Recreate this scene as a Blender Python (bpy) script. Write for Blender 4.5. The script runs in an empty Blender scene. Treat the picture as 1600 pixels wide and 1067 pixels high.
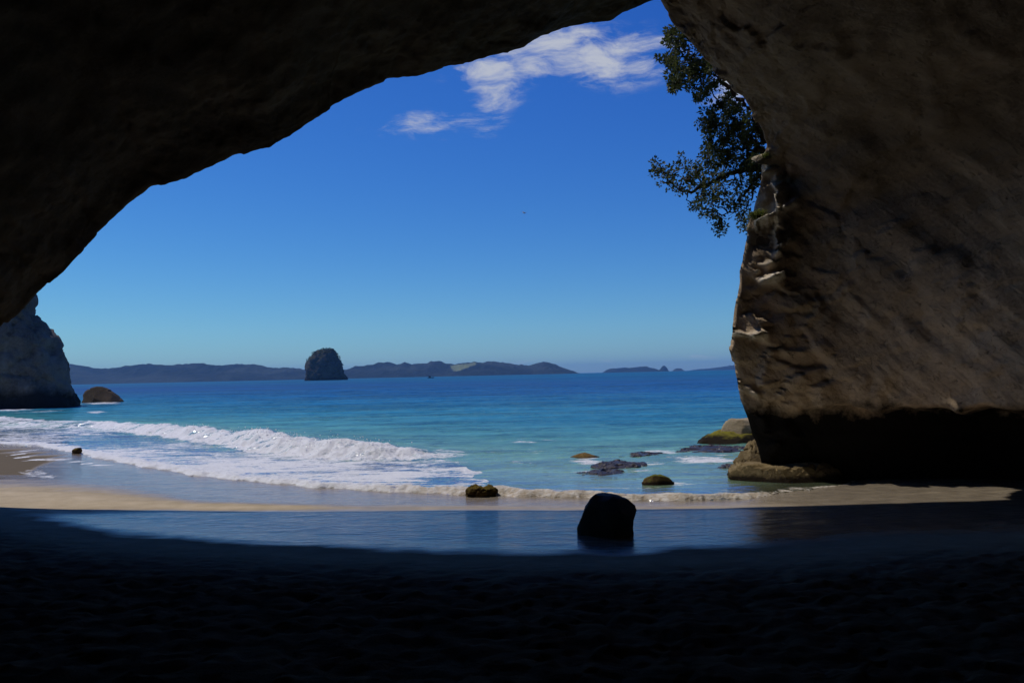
import bpy, math, random
import numpy as np
from mathutils import Matrix, Vector

random.seed(11)
rng = np.random.default_rng(11)
scene = bpy.context.scene
COL = scene.collection

# ------------------------------------------------------------------ camera frame
HC = 2.3            # eye height above the water, metres
FP = 1244.0         # focal length in pixels of the 1600 wide photo
TH = math.atan(51.5 / FP)
PH = -math.atan(0.022)
_f = np.array([0, math.cos(TH), math.sin(TH)])
_r0 = np.array([1.0, 0, 0])
_u0 = np.array([0, -math.sin(TH), math.cos(TH)])
_r = math.cos(PH) * _r0 + math.sin(PH) * _u0
_u = -math.sin(PH) * _r0 + math.cos(PH) * _u0
CAM = np.array([0, 0, HC])


def ray(px, py):
    px = np.asarray(px, float)[..., None]
    py = np.asarray(py, float)[..., None]
    return _f + (px - 800) / FP * _r - (py - 533.5) / FP * _u


def at(px, py, Y):
    d = ray(px, py)
    return CAM + d * (np.asarray(Y, float)[..., None] / d[..., 1:2])


def ground(px, py, z=0.0):
    d = ray(px, py)
    return CAM + d * ((z - HC) / d[..., 2:3])


def project(P):
    q = np.asarray(P) - CAM
    w = q @ _f
    return 800 + FP * (q @ _r) / w, 533.5 - FP * (q @ _u) / w


# ------------------------------------------------------------------ noise
def _hash(ix, iy, iz, seed):
    with np.errstate(over='ignore'):
        h = (ix.astype(np.uint32) * np.uint32(374761393) + iy.astype(np.uint32) * np.uint32(668265263)
             + iz.astype(np.uint32) * np.uint32(2147483647) + np.uint32(seed * 144665 + 77))
        h = (h ^ (h >> np.uint32(13))) * np.uint32(1274126177)
        h = (h ^ (h >> np.uint32(16))) * np.uint32(2246822519)
        h ^= h >> np.uint32(15)
    return h


def perlin(p, seed=0):
    p = np.asarray(p, float)
    i = np.floor(p).astype(np.int64)
    f = p - i
    w = f * f * f * (f * (f * 6 - 15) + 10)
    out = np.zeros(p.shape[:-1])
    for dx in (0, 1):
        wx = w[..., 0] if dx else 1 - w[..., 0]
        for dy in (0, 1):
            wy = w[..., 1] if dy else 1 - w[..., 1]
            for dz in (0, 1):
                wz = w[..., 2] if dz else 1 - w[..., 2]
                h = _hash(i[..., 0] + dx, i[..., 1] + dy, i[..., 2] + dz, seed)
                gx = (h & np.uint32(1023)) / 511.5 - 1
                gy = ((h >> np.uint32(10)) & np.uint32(1023)) / 511.5 - 1
                gz = ((h >> np.uint32(20)) & np.uint32(1023)) / 511.5 - 1
                out += wx * wy * wz * (gx * (f[..., 0] - dx) + gy * (f[..., 1] - dy) + gz * (f[..., 2] - dz))
    return out * 1.3


def fbm(p, octv=4, seed=0, gain=0.5):
    p = np.asarray(p, float)
    a, s, out = 1.0, 1.0, 0
    for k in range(octv):
        out = out + a * perlin(p * s + 17.3 * k, seed + k)
        a *= gain
        s *= 2.03
    return out


def ridged(p, octv=3, seed=0):
    a, s, out = 1.0, 1.0, 0
    for k in range(octv):
        out = out + a * (1 - 2.2 * np.abs(perlin(p * s + 9.1 * k, seed + k)))
        a *= 0.5
        s *= 2.1
    return out


def facets(p, seed=0, tilt=0.6):
    """broken rock: flat tilted cells; returns height and distance to the nearest crack"""
    p = np.asarray(p, float)
    i = np.floor(p).astype(np.int64)
    f1 = np.full(len(p), 9.0); f2 = np.full(len(p), 9.0); hh = np.zeros(len(p))
    for dx in (-1, 0, 1):
        for dy in (-1, 0, 1):
            for dz in (-1, 0, 1):
                c = i + np.array([dx, dy, dz])
                h1 = _hash(c[:, 0], c[:, 1], c[:, 2], seed)
                h2 = _hash(c[:, 0], c[:, 1], c[:, 2], seed + 31)
                fp = c + np.stack([(h1 & np.uint32(1023)), (h1 >> np.uint32(10)) & np.uint32(1023), (h1 >> np.uint32(20)) & np.uint32(1023)], 1) / 1023.0
                q = p - fp
                d = np.sqrt((q * q).sum(1))
                g_ = np.stack([(h2 & np.uint32(1023)), (h2 >> np.uint32(10)) & np.uint32(1023), (h2 >> np.uint32(20)) & np.uint32(1023)], 1) / 511.5 - 1
                val = (q * g_).sum(1) * tilt + ((h1 ^ h2) & np.uint32(255)) / 255.0 - 0.5
                m = d < f1
                f2 = np.where(m, f1, np.minimum(f2, d))
                hh = np.where(m, val, hh)
                f1 = np.where(m, d, f1)
    return hh, f2 - f1


def sstep(a, b, x):
    t = np.clip((x - a) / (b - a), 0, 1)
    return t * t * (3 - 2 * t)


def sdist(P, line):
    """signed distance in plan of points P (N,2) to a polyline; positive on its right-hand side"""
    best = np.full(len(P), 1e18)
    sg = np.ones(len(P))
    n = len(line)
    for k in range(n - 1):
        a, b = line[k], line[k + 1]
        ab = b - a
        t = ((P - a) @ ab) / (ab @ ab)
        lo = -1e9 if k == 0 else 0
        hi = 1e9 if k == n - 2 else 1
        t = np.clip(t, lo, hi)
        q = P - (a + t[:, None] * ab)
        d = (q * q).sum(1)
        cr = ab[0] * q[:, 1] - ab[1] * q[:, 0]
        m = d < best
        best = np.where(m, d, best)
        sg = np.where(m, np.where(cr > 0, -1.0, 1.0), sg)
    return np.sqrt(best) * sg


def inpoly(P, poly):
    x, y = P[:, 0], P[:, 1]
    c = np.zeros(len(P), bool)
    n = len(poly)
    for k in range(n):
        x1, y1 = poly[k]
        x2, y2 = poly[(k + 1) % n]
        if y1 == y2:
            continue
        m = ((y1 > y) != (y2 > y)) & (x < (x2 - x1) * (y - y1) / (y2 - y1) + x1)
        c ^= m
    return c


def pxline(pts, z=0.0):
    a = np.array(pts, float)
    return ground(a[:, 0], a[:, 1], z)[:, :2]


# ------------------------------------------------------------------ objects
def mesh_obj(name, V, F, mat, parent=None, smooth=True, attrs=None, colors=None):
    me = bpy.data.meshes.new(name)
    V = np.asarray(V, np.float32)
    if isinstance(F, np.ndarray):
        k = F.shape[1]
        me.vertices.add(len(V))
        me.vertices.foreach_set('co', V.ravel())
        me.loops.add(F.size)
        me.loops.foreach_set('vertex_index', F.astype(np.int32).ravel())
        me.polygons.add(len(F))
        me.polygons.foreach_set('loop_start', np.arange(0, F.size, k, dtype=np.int32))
        me.update(calc_edges=True)
    else:
        me.from_pydata([tuple(map(float, v)) for v in V], [], F)
    me.validate()
    for nm, arr in (attrs or {}).items():
        a = me.attributes.new(nm, 'FLOAT', 'POINT')
        a.data.foreach_set('value', np.asarray(arr, np.float32))
    for nm, arr in (colors or {}).items():
        a = me.attributes.new(nm, 'FLOAT_COLOR', 'POINT')
        c = np.ones((len(V), 4), np.float32)
        c[:, :3] = arr
        a.data.foreach_set('color', c.ravel())
    if smooth:
        me.polygons.foreach_set('use_smooth', np.ones(len(me.polygons), bool))
    me.materials.append(mat)
    o = bpy.data.objects.new(name, me)
    COL.objects.link(o)
    if parent:
        o.parent = parent
    return o


def tag(o, label=None, cat=None, group=None, kind=None):
    if label: o['label'] = label
    if cat: o['category'] = cat
    if group: o['group'] = group
    if kind: o['kind'] = kind
    return o


def empty(name, loc=(0, 0, 0)):
    o = bpy.data.objects.new(name, None)
    COL.objects.link(o)
    o.location = loc
    return o


def grid_faces(nr, nc, flip=False, wrap=False):
    i = np.arange(nr - 1)[:, None] * nc
    if wrap:
        j = np.arange(nc)[None, :]
        j2 = (j + 1) % nc
    else:
        j = np.arange(nc - 1)[None, :]
        j2 = j + 1
    q = np.stack([(i + j), (i + j2), (i + nc + j2), (i + nc + j)], -1).reshape(-1, 4)
    return q[:, ::-1].copy() if flip else q


# ------------------------------------------------------------------ material helpers
class NT:
    def __init__(s, name):
        s.m = bpy.data.materials.new(name)
        s.m.use_nodes = True
        s.t = s.m.node_tree
        s.t.nodes.clear()
        s.out = s.t.nodes.new('ShaderNodeOutputMaterial')

    def n(s, typ, ins=None, **kw):
        nd = s.t.nodes.new(typ)
        for k, v in kw.items():
            setattr(nd, k, v)
        for k, v in (ins or {}).items():
            s.put(nd, k, v)
        return nd

    def put(s, nd, k, v):
        sock = nd.inputs[k]
        if isinstance(v, bpy.types.NodeSocket):
            s.t.links.new(v, sock)
        elif isinstance(v, bpy.types.Node):
            s.t.links.new(v.outputs[0], sock)
        else:
            if isinstance(v, (tuple, list)) and len(v) == 3 and sock.type == 'RGBA':
                v = (*v, 1)
            sock.default_value = v

    def math(s, op, a, b=0.0, c=None, clamp=False):
        nd = s.n('ShaderNodeMath', operation=op, use_clamp=clamp)
        s.put(nd, 0, a)
        s.put(nd, 1, b)
        if c is not None: s.put(nd, 2, c)
        return nd.outputs[0]

    def mix(s, f, a, b):
        nd = s.n('ShaderNodeMix', data_type='RGBA')
        s.put(nd, 0, f)
        s.put(nd, 6, a)
        s.put(nd, 7, b)
        return nd.outputs[2]

    def attr(s, name):
        return s.n('ShaderNodeAttribute', attribute_name=name)

    def noise(s, vec, scale, detail=4, rough=0.55, dist=0.0):
        nd = s.n('ShaderNodeTexNoise', {'Scale': scale, 'Detail': detail, 'Roughness': rough, 'Distortion': dist})
        s.put(nd, 'Vector', vec)
        return nd.outputs[0]

    def rng(s, v, a, b, c=0.0, d=1.0):
        nd = s.n('ShaderNodeMapRange', {1: a, 2: b, 3: c, 4: d})
        s.put(nd, 0, v)
        return nd.outputs[0]

    def coord(s):
        return s.n('ShaderNodeNewGeometry').outputs['Position']

    def mapped(s, vec, scale=(1, 1, 1), rot=(0, 0, 0)):
        nd = s.n('ShaderNodeMapping', {'Scale': scale, 'Rotation': rot})
        s.put(nd, 'Vector', vec)
        return nd.outputs[0]

    def frame(s, vec, ax1, sc):
        """coordinates along an axis and across it, each stretched"""
        a1 = Vector(ax1).normalized()
        a2 = a1.orthogonal().normalized()
        a3 = a1.cross(a2)
        cb = s.n('ShaderNodeCombineXYZ')
        for k, (a, q) in enumerate(zip((a1, a2, a3), sc)):
            d = s.n('ShaderNodeVectorMath', operation='DOT_PRODUCT')
            s.put(d, 0, vec)
            d.inputs[1].default_value = a * q
            s.t.links.new(d.outputs['Value'], cb.inputs[k])
        return cb.outputs[0]

    def bump(s, h, strength=0.5, dist=0.05, normal=None):
        nd = s.n('ShaderNodeBump', {'Strength': strength, 'Distance': dist})
        s.put(nd, 'Height', h)
        if normal is not None: s.put(nd, 'Normal', normal)
        return nd.outputs[0]

    def pbr(s, color, rough=0.8, spec=0.5, normal=None, **kw):
        nd = s.n('ShaderNodeBsdfPrincipled')
        s.put(nd, 'Base Color', color)
        s.put(nd, 'Roughness', rough)
        s.put(nd, 'Specular IOR Level', spec)
        if normal is not None: s.put(nd, 'Normal', normal)
        for k, v in kw.items():
            s.put(nd, k.replace('_', ' '), v)
        return nd.outputs[0]

    def done(s, shader):
        s.t.links.new(shader, s.out.inputs['Surface'])
        return s.m


def rock_material(name, c1, c2, c3, scale=1.0, streak=(1, 1, 1), rot=(0, 0, 0), tide=None, bump=0.06, top=None, moss=None, rough=0.9, tide_col=(0.02, 0.017, 0.014), upper_shade=None, lit_tint=None):
    """mottled rock; tide = height under which the rock is stained dark; moss = colour that settles on upward faces"""
    t = NT(name)
    P = t.coord()
    S = t.frame(P, rot, streak) if any(rot) else t.mapped(P, streak)
    big = t.noise(S, 0.55 * scale, 5, 0.6, 0.4)
    mid = t.noise(S, 2.2 * scale, 6, 0.65, 0.2)
    fine = t.noise(P, 14 * scale, 6, 0.7)
    col = t.mix(t.rng(big, 0.38, 0.62), c1, c2)
    col = t.mix(t.math('MULTIPLY', t.rng(mid, 0.5, 0.72), 0.75), col, c3)
    pit = t.noise(P, 5 * scale, 5, 0.75)
    col = t.mix(t.math('MULTIPLY', t.rng(pit, 0.58, 0.7), 0.6), col, tuple(x * 0.4 for x in c1))
    col = t.mix(t.rng(fine, 0.35, 0.7, 0.0, 0.4), col, tuple(min(1, x * 1.5) for x in c2))
    sep = t.n('ShaderNodeSeparateXYZ')
    t.put(sep, 0, P)
    if moss is not None:
        nz = t.n('ShaderNodeSeparateXYZ')
        t.put(nz, 0, t.n('ShaderNodeNewGeometry').outputs['Normal'])
        mk = t.math('ADD', nz.outputs[2], t.rng(mid, 0.3, 0.7, -0.5, 0.4))
        col = t.mix(t.rng(mk, 0.35, 0.75), col, moss)
    if upper_shade is not None:  # light falloff up the wall, painted as a darker colour with height
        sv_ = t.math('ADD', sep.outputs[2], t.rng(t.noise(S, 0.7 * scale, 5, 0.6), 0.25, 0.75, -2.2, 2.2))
        col = t.mix(t.rng(sv_, upper_shade[0], upper_shade[1], 0.0, 0.72), col, upper_shade[2])
    if lit_tint is not None:                              # sunlight painted as a paler colour on the exposed ribs
        fa = t.math('MULTIPLY', t.attr('lit_tint').outputs['Fac'], t.rng(pit, 0.3, 0.55, 1.0, 0.45))
        col = t.mix(fa, col, lit_tint)
    if tide is not None:
        wob = t.math('ADD', sep.outputs[2], t.rng(t.noise(P, 1.3 * scale, 5, 0.7), 0.2, 0.8, -tide[1], tide[1]))
        col = t.mix(t.rng(wob, tide[0] - tide[1] * 0.5, tide[0] + tide[1] * 0.5, 1.0, 0.0), col, tide_col)
    h = t.math('ADD', t.math('MULTIPLY', mid, 0.8), t.math('MULTIPLY', fine, 0.35))
    h = t.math('SUBTRACT', h, t.math('MULTIPLY', t.rng(pit, 0.58, 0.72), 0.25))
    nb = t.bump(h, 0.9, bump)
    return t.done(t.pbr(col, rough, 0.25 if rough < 0.85 else 0.08, nb))


# ------------------------------------------------------------------ sun, sky, exposure
SUN_AZ = math.radians(66)      # to the left of the view direction
SUN_EL = math.radians(60)
to_sun = Vector((-math.sin(SUN_AZ) * math.cos(SUN_EL), math.cos(SUN_AZ) * math.cos(SUN_EL), math.sin(SUN_EL)))
sl = bpy.data.lights.new('sun', 'SUN')
sl.energy = 3.9
sl.angle = math.radians(0.53)
sl.color = (1.0, 0.94, 0.84)
so = bpy.data.objects.new('sun', sl)
so.rotation_euler = (-to_sun).to_track_quat('-Z', 'Y').to_euler()
so.location = (-40, 30, 80)
COL.objects.link(so)

world = bpy.data.worlds.new('World')
scene.world = world
world.use_nodes = True
wt = world.node_tree
wt.nodes.clear()


def wn(typ, **kw):
    nd = wt.nodes.new(typ)
    for k, v in kw.items(): setattr(nd, k, v)
    return nd


def wl(a, b): wt.links.new(a, b)


def wmath(op, a, b=0.0, c=None, clamp=False):
    nd = wn('ShaderNodeMath', operation=op, use_clamp=clamp)
    for k, v in enumerate((a, b, c)):
        if v is None: continue
        if isinstance(v, bpy.types.NodeSocket): wl(v, nd.inputs[k])
        else: nd.inputs[k].default_value = v
    return nd.outputs[0]


sky = wn('ShaderNodeTexSky', sky_type='NISHITA', sun_disc=False)
sky.sun_elevation = SUN_EL
sky.sun_rotation = -SUN_AZ
sky.air_density = 1.0
sky.dust_density = 0.2
sky.ozone_density = 3.0
sky.altitude = 0
hs = wn('ShaderNodeHueSaturation')
hs.inputs['Saturation'].default_value = 1.22
hs.inputs['Value'].default_value = 0.9
wl(sky.outputs[0], hs.inputs['Color'])
# deepen the clear summer blue of the upper sky, channel by channel
sps = wn('ShaderNodeSeparateColor'); wl(hs.outputs[0], sps.inputs[0])
cmb = wn('ShaderNodeCombineColor')
for k, (pw_, mu) in enumerate(((1.22, 0.84), (1.2, 1.37), (0.76, 1.30))):
    wl(wmath('MULTIPLY', wmath('POWER', wmath('MULTIPLY', sps.outputs[k], 0.0667), pw_), mu / 0.0667), cmb.inputs[k])
# clouds by direction: u = x/y, v = z/y around the seaward direction
tc = wn('ShaderNodeTexCoord')
sx = wn('ShaderNodeSeparateXYZ')
wl(tc.outputs['Generated'], sx.inputs[0])
ysafe = wmath('MAXIMUM', sx.outputs[1], 0.02)
uu = wmath('DIVIDE', sx.outputs[0], ysafe)
vv = wmath('DIVIDE', sx.outputs[2], ysafe)
cv = wn('ShaderNodeCombineXYZ')
wl(uu, cv.inputs[0]); wl(vv, cv.inputs[1])
warp = wn('ShaderNodeTexNoise')
warp.inputs['Scale'].default_value = 9.0
warp.inputs['Detail'].default_value = 3
wl(cv.outputs[0], warp.inputs['Vector'])
wsub = wn('ShaderNodeVectorMath', operation='SUBTRACT'); wl(warp.outputs[1], wsub.inputs[0]); wsub.inputs[1].default_value = (0.5, 0.5, 0.5)
wsc = wn('ShaderNodeVectorMath', operation='MULTIPLY'); wl(wsub.outputs[0], wsc.inputs[0]); wsc.inputs[1].default_value = (0.075, 0.03, 0)
wad = wn('ShaderNodeVectorMath', operation='ADD'); wl(cv.outputs[0], wad.inputs[0]); wl(wsc.outputs[0], wad.inputs[1])
ws = wn('ShaderNodeSeparateXYZ'); wl(wad.outputs[0], ws.inputs[0])
cmap = wn('ShaderNodeMapping'); wl(wad.outputs[0], cmap.inputs[0]); cmap.inputs['Rotation'].default_value = (0, 0, -0.16); cmap.inputs['Scale'].default_value = (14, 42, 1)
cn = wn('ShaderNodeTexNoise'); wl(cmap.outputs[0], cn.inputs['Vector']); cn.inputs['Scale'].default_value = 1.0; cn.inputs['Detail'].default_value = 9; cn.inputs['Roughness'].default_value = 0.66; cn.inputs['Distortion'].default_value = 0.3
dens = None
for (px, py, rx, ry, amp) in [(770, 112, 52, 22, .95), (758, 140, 38, 26, .8), (850, 70, 60, 30, .85), (832, 108, 46, 18, .85), (800, 88, 40, 18, .8), (925, 92, 95, 32, 1.0), (985, 68, 70, 20, .85), (900, 60, 60, 22, .75), (960, 110, 60, 14, .8),
                              (712, 184, 66, 15, .52), (660, 198, 54, 12, .46), (725, 205, 40, 16, .3), (790, 150, 30, 14, .3), (1132, 130, 26, 34, 1.0), (1015, 112, 20, 10, .4), (1005, 75, 40, 16, .6),
                              (1085, 558, 22, 4, .42), (818, 564, 40, 3, .34), (1090, 170, 22, 9, .25), (950, 563, 22, 3, .22)]:
    d = ray(px, py)
    cu, cvv = float(d[0] / d[1]), float(d[2] / d[1])
    a = wmath('MULTIPLY', wmath('SUBTRACT', ws.outputs[0], cu), FP / rx)
    b = wmath('MULTIPLY', wmath('SUBTRACT', ws.outputs[1], cvv), FP / ry)
    r2 = wmath('ADD', wmath('MULTIPLY', a, a), wmath('MULTIPLY', b, b))
    g = wmath('MULTIPLY', wmath('EXPONENT', wmath('MULTIPLY', r2, -0.8)), amp)
    dens = g if dens is None else wmath('MAXIMUM', dens, g)
mr = wn('ShaderNodeMapRange', interpolation_type='SMOOTHSTEP'); wl(wmath('ADD', wmath('MULTIPLY', dens, 0.8), wmath('MULTIPLY', wmath('SUBTRACT', cn.outputs[0], 0.5), 2.3)), mr.inputs[0])
mr.inputs[1].default_value = 0.06; mr.inputs[2].default_value = 0.98; mr.inputs[3].default_value = 0; mr.inputs[4].default_value = 0.92
gate = wn('ShaderNodeMapRange'); wl(dens, gate.inputs[0]); gate.inputs[1].default_value = 0.02; gate.inputs[2].default_value = 0.2
front = wmath('GREATER_THAN', sx.outputs[1], 0.05)
cm = wmath('MULTIPLY', wmath('MULTIPLY', mr.outputs[0], gate.outputs[0]), front)
mx = wn('ShaderNodeMix', data_type='RGBA')
wl(cm, mx.inputs[0]); wl(cmb.outputs[0], mx.inputs[6]); mx.inputs[7].default_value = (7.6, 8.0, 9.0, 1)
bg = wn('ShaderNodeBackground'); bg.inputs['Strength'].default_value = 0.085
wl(mx.outputs[2], bg.inputs['Color'])
wo = wn('ShaderNodeOutputWorld'); wl(bg.outputs[0], wo.inputs['Surface'])

vs = scene.view_settings
vs.view_transform = 'Standard'
vs.look = 'None'
vs.gamma = 1.0
vs.exposure = -0.35
vs.use_curve_mapping = False

# ------------------------------------------------------------------ camera
cd = bpy.data.cameras.new('camera')
cd.sensor_width = 36
cd.lens = 36 * FP / 1600
cd.clip_start = 0.05
cd.clip_end = 40000
co = bpy.data.objects.new('camera', cd)
M = Matrix.Identity(4)
for k in range(3):
    M[k][0] = _r[k]; M[k][1] = _u[k]; M[k][2] = -_f[k]; M[k][3] = CAM[k]
co.matrix_world = M
COL.objects.link(co)
scene.camera = co

# ------------------------------------------------------------------ shoreline in plan
W_PX = [(0, 693), (60, 697), (110, 706), (200, 725), (300, 742), (400, 753), (500, 762), (600, 768), (740, 773), (900, 778),
        (1000, 782), (1100, 783), (1170, 779), (1235, 769), (1292, 761)]
W = np.vstack([[[-90, 82], [-42, 45], [-27, 35]], pxline(W_PX), [[7.2, 16.4], [10, 17.5], [40, 21], [400, 30]]])


def beach_z(P, detail=True):
    s = sdist(P, W)
    land = 0.02 * np.clip(s, 0, 4.5) + 0.062 * np.clip(s - 4.5, 0, 20)
    land = np.minimum(land, 1.25 - 0.2 * np.exp(-np.clip(s - 15, 0, 100) / 10))
    sea = -np.minimum(0.06 * np.clip(-s, 0, 1e9), 9)
    return np.where(s > 0, land, sea), s


# ---- beach sheet (reaches past the horizon under the sea)
def axis(dense0, dense1, step, far0, far1, ratio=1.25):
    a = list(np.arange(dense0, dense1 + 1e-6, step))
    st = step * 2
    x = dense1
    while x < far1:
        x += st; a.append(min(x, far1)); st *= ratio
    st = step * 2
    x = dense0
    while x > far0:
        x -= st; a.insert(0, max(x, far0)); st *= ratio
    return np.array(a)


bx = axis(-17, 13, 0.06, -12000, 12000)
by = axis(2.2, 21, 0.05, -60, 12000)
gx, gy = np.meshgrid(bx, by)
P = np.stack([gx.ravel(), gy.ravel()], 1)
z, s = beach_z(P)
WETB = pxline([(-300, 770), (-60, 796), (60, 822), (150, 842), (250, 855), (350, 863), (470, 869), (620, 871), (800, 874), (1000, 869), (1190, 858), (1400, 838), (1650, 826), (2200, 800)], 0.12)
wob = fbm(np.stack([P[:, 0] * 0.6, P[:, 1] * 0.6, P[:, 0] * 0], 1), 3, 5) * 0.35
wetd = -(sdist(P, WETB)) + wob * 0.5 + 0.13 * fbm(np.stack([P[:, 0] * 2.2, P[:, 1] * 2.2, P[:, 0] * 0], 1), 3, 6)
wet = sstep(-0.45, 0.9, wetd)
DRY = pxline([(-260, 770), (0, 774), (150, 783), (300, 787), (480, 788), (650, 788), (900, 787), (1200, 783)], 0.1)
dd = np.abs(sdist(P, DRY))
xx = np.clip((P[:, 0] + 9) / 7, 0, 1)
wet *= 1 - 0.92 * np.exp(-(dd / np.interp(P[:, 0], [-10, -7.8, -6, -3], [1.7, 1.3, 0.5, 0.35])) ** 2) * np.interp(P[:, 0], [-5, -2.5, 4, 6], [.9, .42, .35, 0])
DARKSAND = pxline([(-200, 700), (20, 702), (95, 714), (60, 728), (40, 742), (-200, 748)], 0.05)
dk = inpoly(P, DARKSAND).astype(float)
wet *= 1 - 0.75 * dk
zone = sstep(0.1, -2.2, wetd)                                # trampled sand inside the cave, also masks its painted shade
p3 = np.stack([P[:, 0], P[:, 1], P[:, 0] * 0], 1)
near = (np.abs(P[:, 0]) < 30) & (P[:, 1] < 60) & (P[:, 1] > -30)
det = np.zeros(len(P))
pn = p3[near]
foot = fbm(pn * np.array([2.2, 2.6, 1]), 3, 21)
foot2 = -np.clip(ridged(pn * np.array([2.6, 3.4, 1]), 2, 31) - 0.75, 0, 1)
det[near] = zone[near] * 1.4 * (0.028 * foot + 0.035 * foot2 + 0.018 * fbm(pn * 9, 3, 4) + 0.012 * facets(pn * np.array([5, 6, 1]), 45, 0.8)[0])
det[near] += (1 - zone[near]) * np.where(s[near] > 0, 1, 0) * 0.004 * fbm(pn * np.array([1.2, 3.5, 1]), 3, 41)
z = z + det
FILM = pxline([(40, 705), (24, 712), (55, 719), (100, 718), (150, 726), (250, 722), (375, 721)], 0.02)
FILM2 = pxline([(20, 736), (60, 742), (90, 748)], 0.02)
fd = np.abs(sdist(P, FILM)) + np.where((P[:, 0] < FILM[:, 0].min() - .3) | (P[:, 0] > FILM[-1, 0] + .3), 5, 0)
bfoam = 0.75 * np.exp(-(fd / 0.16) ** 2)
SPECK = pxline([(25, 738), (60, 733), (90, 745), (80, 750), (40, 745)], 0.03)
bfoam += 0.42 * inpoly(P, SPECK)
V = np.column_stack([P, z])

t = NT('sand')
Pw = t.coord()
aw = t.attr('wet').outputs['Fac']
az_ = t.attr('zone').outputs['Fac']
af = t.attr('foam').outputs['Fac']
adk = t.attr('dark').outputs['Fac']
stre = t.noise(t.mapped(Pw, (0.35, 1.6, 1), (0, 0, 0.1)), 1.6, 6, 0.65, 0.6)
fine = t.noise(Pw, 60, 4, 0.7)
mid = t.noise(Pw, 3.0, 5, 0.6)
dry = t.mix(t.rng(mid, 0.35, 0.65), (0.46, 0.375, 0.255), (0.54, 0.445, 0.315))
dry = t.mix(t.rng(fine, 0.3, 0.7, 0, 0.35), dry, (0.25, 0.20, 0.14))
damp = t.mix(t.rng(mid, 0.35, 0.65), (0.20, 0.165, 0.125), (0.27, 0.225, 0.17))
cave = t.mix(t.rng(mid, 0.35, 0.65), (0.14, 0.095, 0.06), (0.24, 0.165, 0.105))  # sand coloured darker for the shade under the arch
w2 = t.math('ADD', aw, t.rng(stre, 0.3, 0.7, -0.22, 0.16), clamp=True)
col = t.mix(w2, dry, damp)
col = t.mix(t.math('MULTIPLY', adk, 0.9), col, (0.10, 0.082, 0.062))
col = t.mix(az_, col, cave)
rough = t.rng(w2, 0.25, 0.95, 0.85, 0.05)
rough = t.math('ADD', rough, t.rng(stre, 0.45, 0.75, 0.0, 0.16))
rip = t.noise(t.mapped(Pw, (1.0, 2.6, 1), (0, 0, -0.25)), 3.2, 5, 0.6, 0.5)
fk = t.noise(t.mapped(Pw, (1.4, 4.0, 1)), 5.0, 3, 0.5, 0.2)
h = t.math('ADD', t.math('MULTIPLY', rip, 0.55), t.math('MULTIPLY', fk, 0.25))
h = t.math('ADD', h, t.math('MULTIPLY', fine, t.rng(aw, 0, 1, 0.25, 0.012)))
nb = t.bump(h, 0.85, 0.034)
wsand = t.pbr(col, rough, t.rng(w2, 0.45, 0.95, 0.0, 0.5), nb, IOR=1.55)
fn = t.noise(t.mapped(Pw, (1, 1.6, 1)), 5.0, 6, 0.7)
fm = t.rng(t.math('ADD', af, t.math('MULTIPLY', t.math('SUBTRACT', fn, 0.5), 1.6)), 0.42, 0.6)
fm = t.math('MULTIPLY', fm, t.rng(af, 0.05, 0.3))
ms = t.n('ShaderNodeMixShader')
t.put(ms, 0, fm); t.put(ms, 1, wsand); t.put(ms, 2, t.pbr((0.72, 0.72, 0.72), 0.7, 0.3))
SAND = t.done(ms.outputs[0])
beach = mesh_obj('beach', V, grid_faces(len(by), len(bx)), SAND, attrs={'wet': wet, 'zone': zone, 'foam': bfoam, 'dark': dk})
tag(beach, kind='structure')

# ------------------------------------------------------------------ sea
BREAK = pxline([(-60, 664), (150, 668), (250, 681), (330, 692), (400, 706), (450, 712), (500, 716), (560, 719), (620, 718), (690, 719), (760, 722)])
P1 = pxline([(-60, 646), (0, 650), (150, 664), (250, 680), (330, 692), (400, 706), (500, 716), (620, 716), (690, 718), (722, 730), (748, 744), (764, 762), (740, 775), (600, 771), (400, 757), (200, 729), (110, 712), (0, 699), (-80, 690)])
az1 = np.radians(np.concatenate([np.linspace(-88, -38, 60)[:-1], np.linspace(-38, 38, 860), np.linspace(38, 88, 60)[1:]]))
rr = [8.0]
while rr[-1] < 11000:
    q = rr[-1]
    rr.append(q * (1.0034 if q < 45 else 1.008 if q < 160 else 1.03 if q < 600 else 1.10))
rr = np.array(rr)
RA, AA = np.meshgrid(rr, az1, indexing='ij')
P = np.stack([(RA * np.sin(AA)).ravel(), (RA * np.cos(AA)).ravel()], 1)
R = np.hypot(P[:, 0], P[:, 1])
s = sdist(P, W)
a_off = np.clip(-s, 0, None)
sb = sdist(P, BREAK)
cl = R < 170
p3 = np.stack([P[:, 0], P[:, 1], P[:, 0] * 0], 1)
zz = np.zeros(len(P))
foam = np.zeros(len(P))
pc = p3[cl]
Pc = P[cl]
sc, sbc, ac, Rc = s[cl], sb[cl], a_off[cl], R[cl]
calm = sstep(0.2, 6, ac)
zc = calm * (0.05 * fbm(pc * np.array([0.25, 0.6, 1]), 3, 3) + 0.045 * fbm(pc * np.array([0.9, 1.9, 1]), 4, 8))
zc += 0.11 * sstep(12, 40, ac) * np.sin(Pc[:, 1] * 0.62 + 1.2 * fbm(pc * 0.05, 2, 9)) * 0.6
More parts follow.
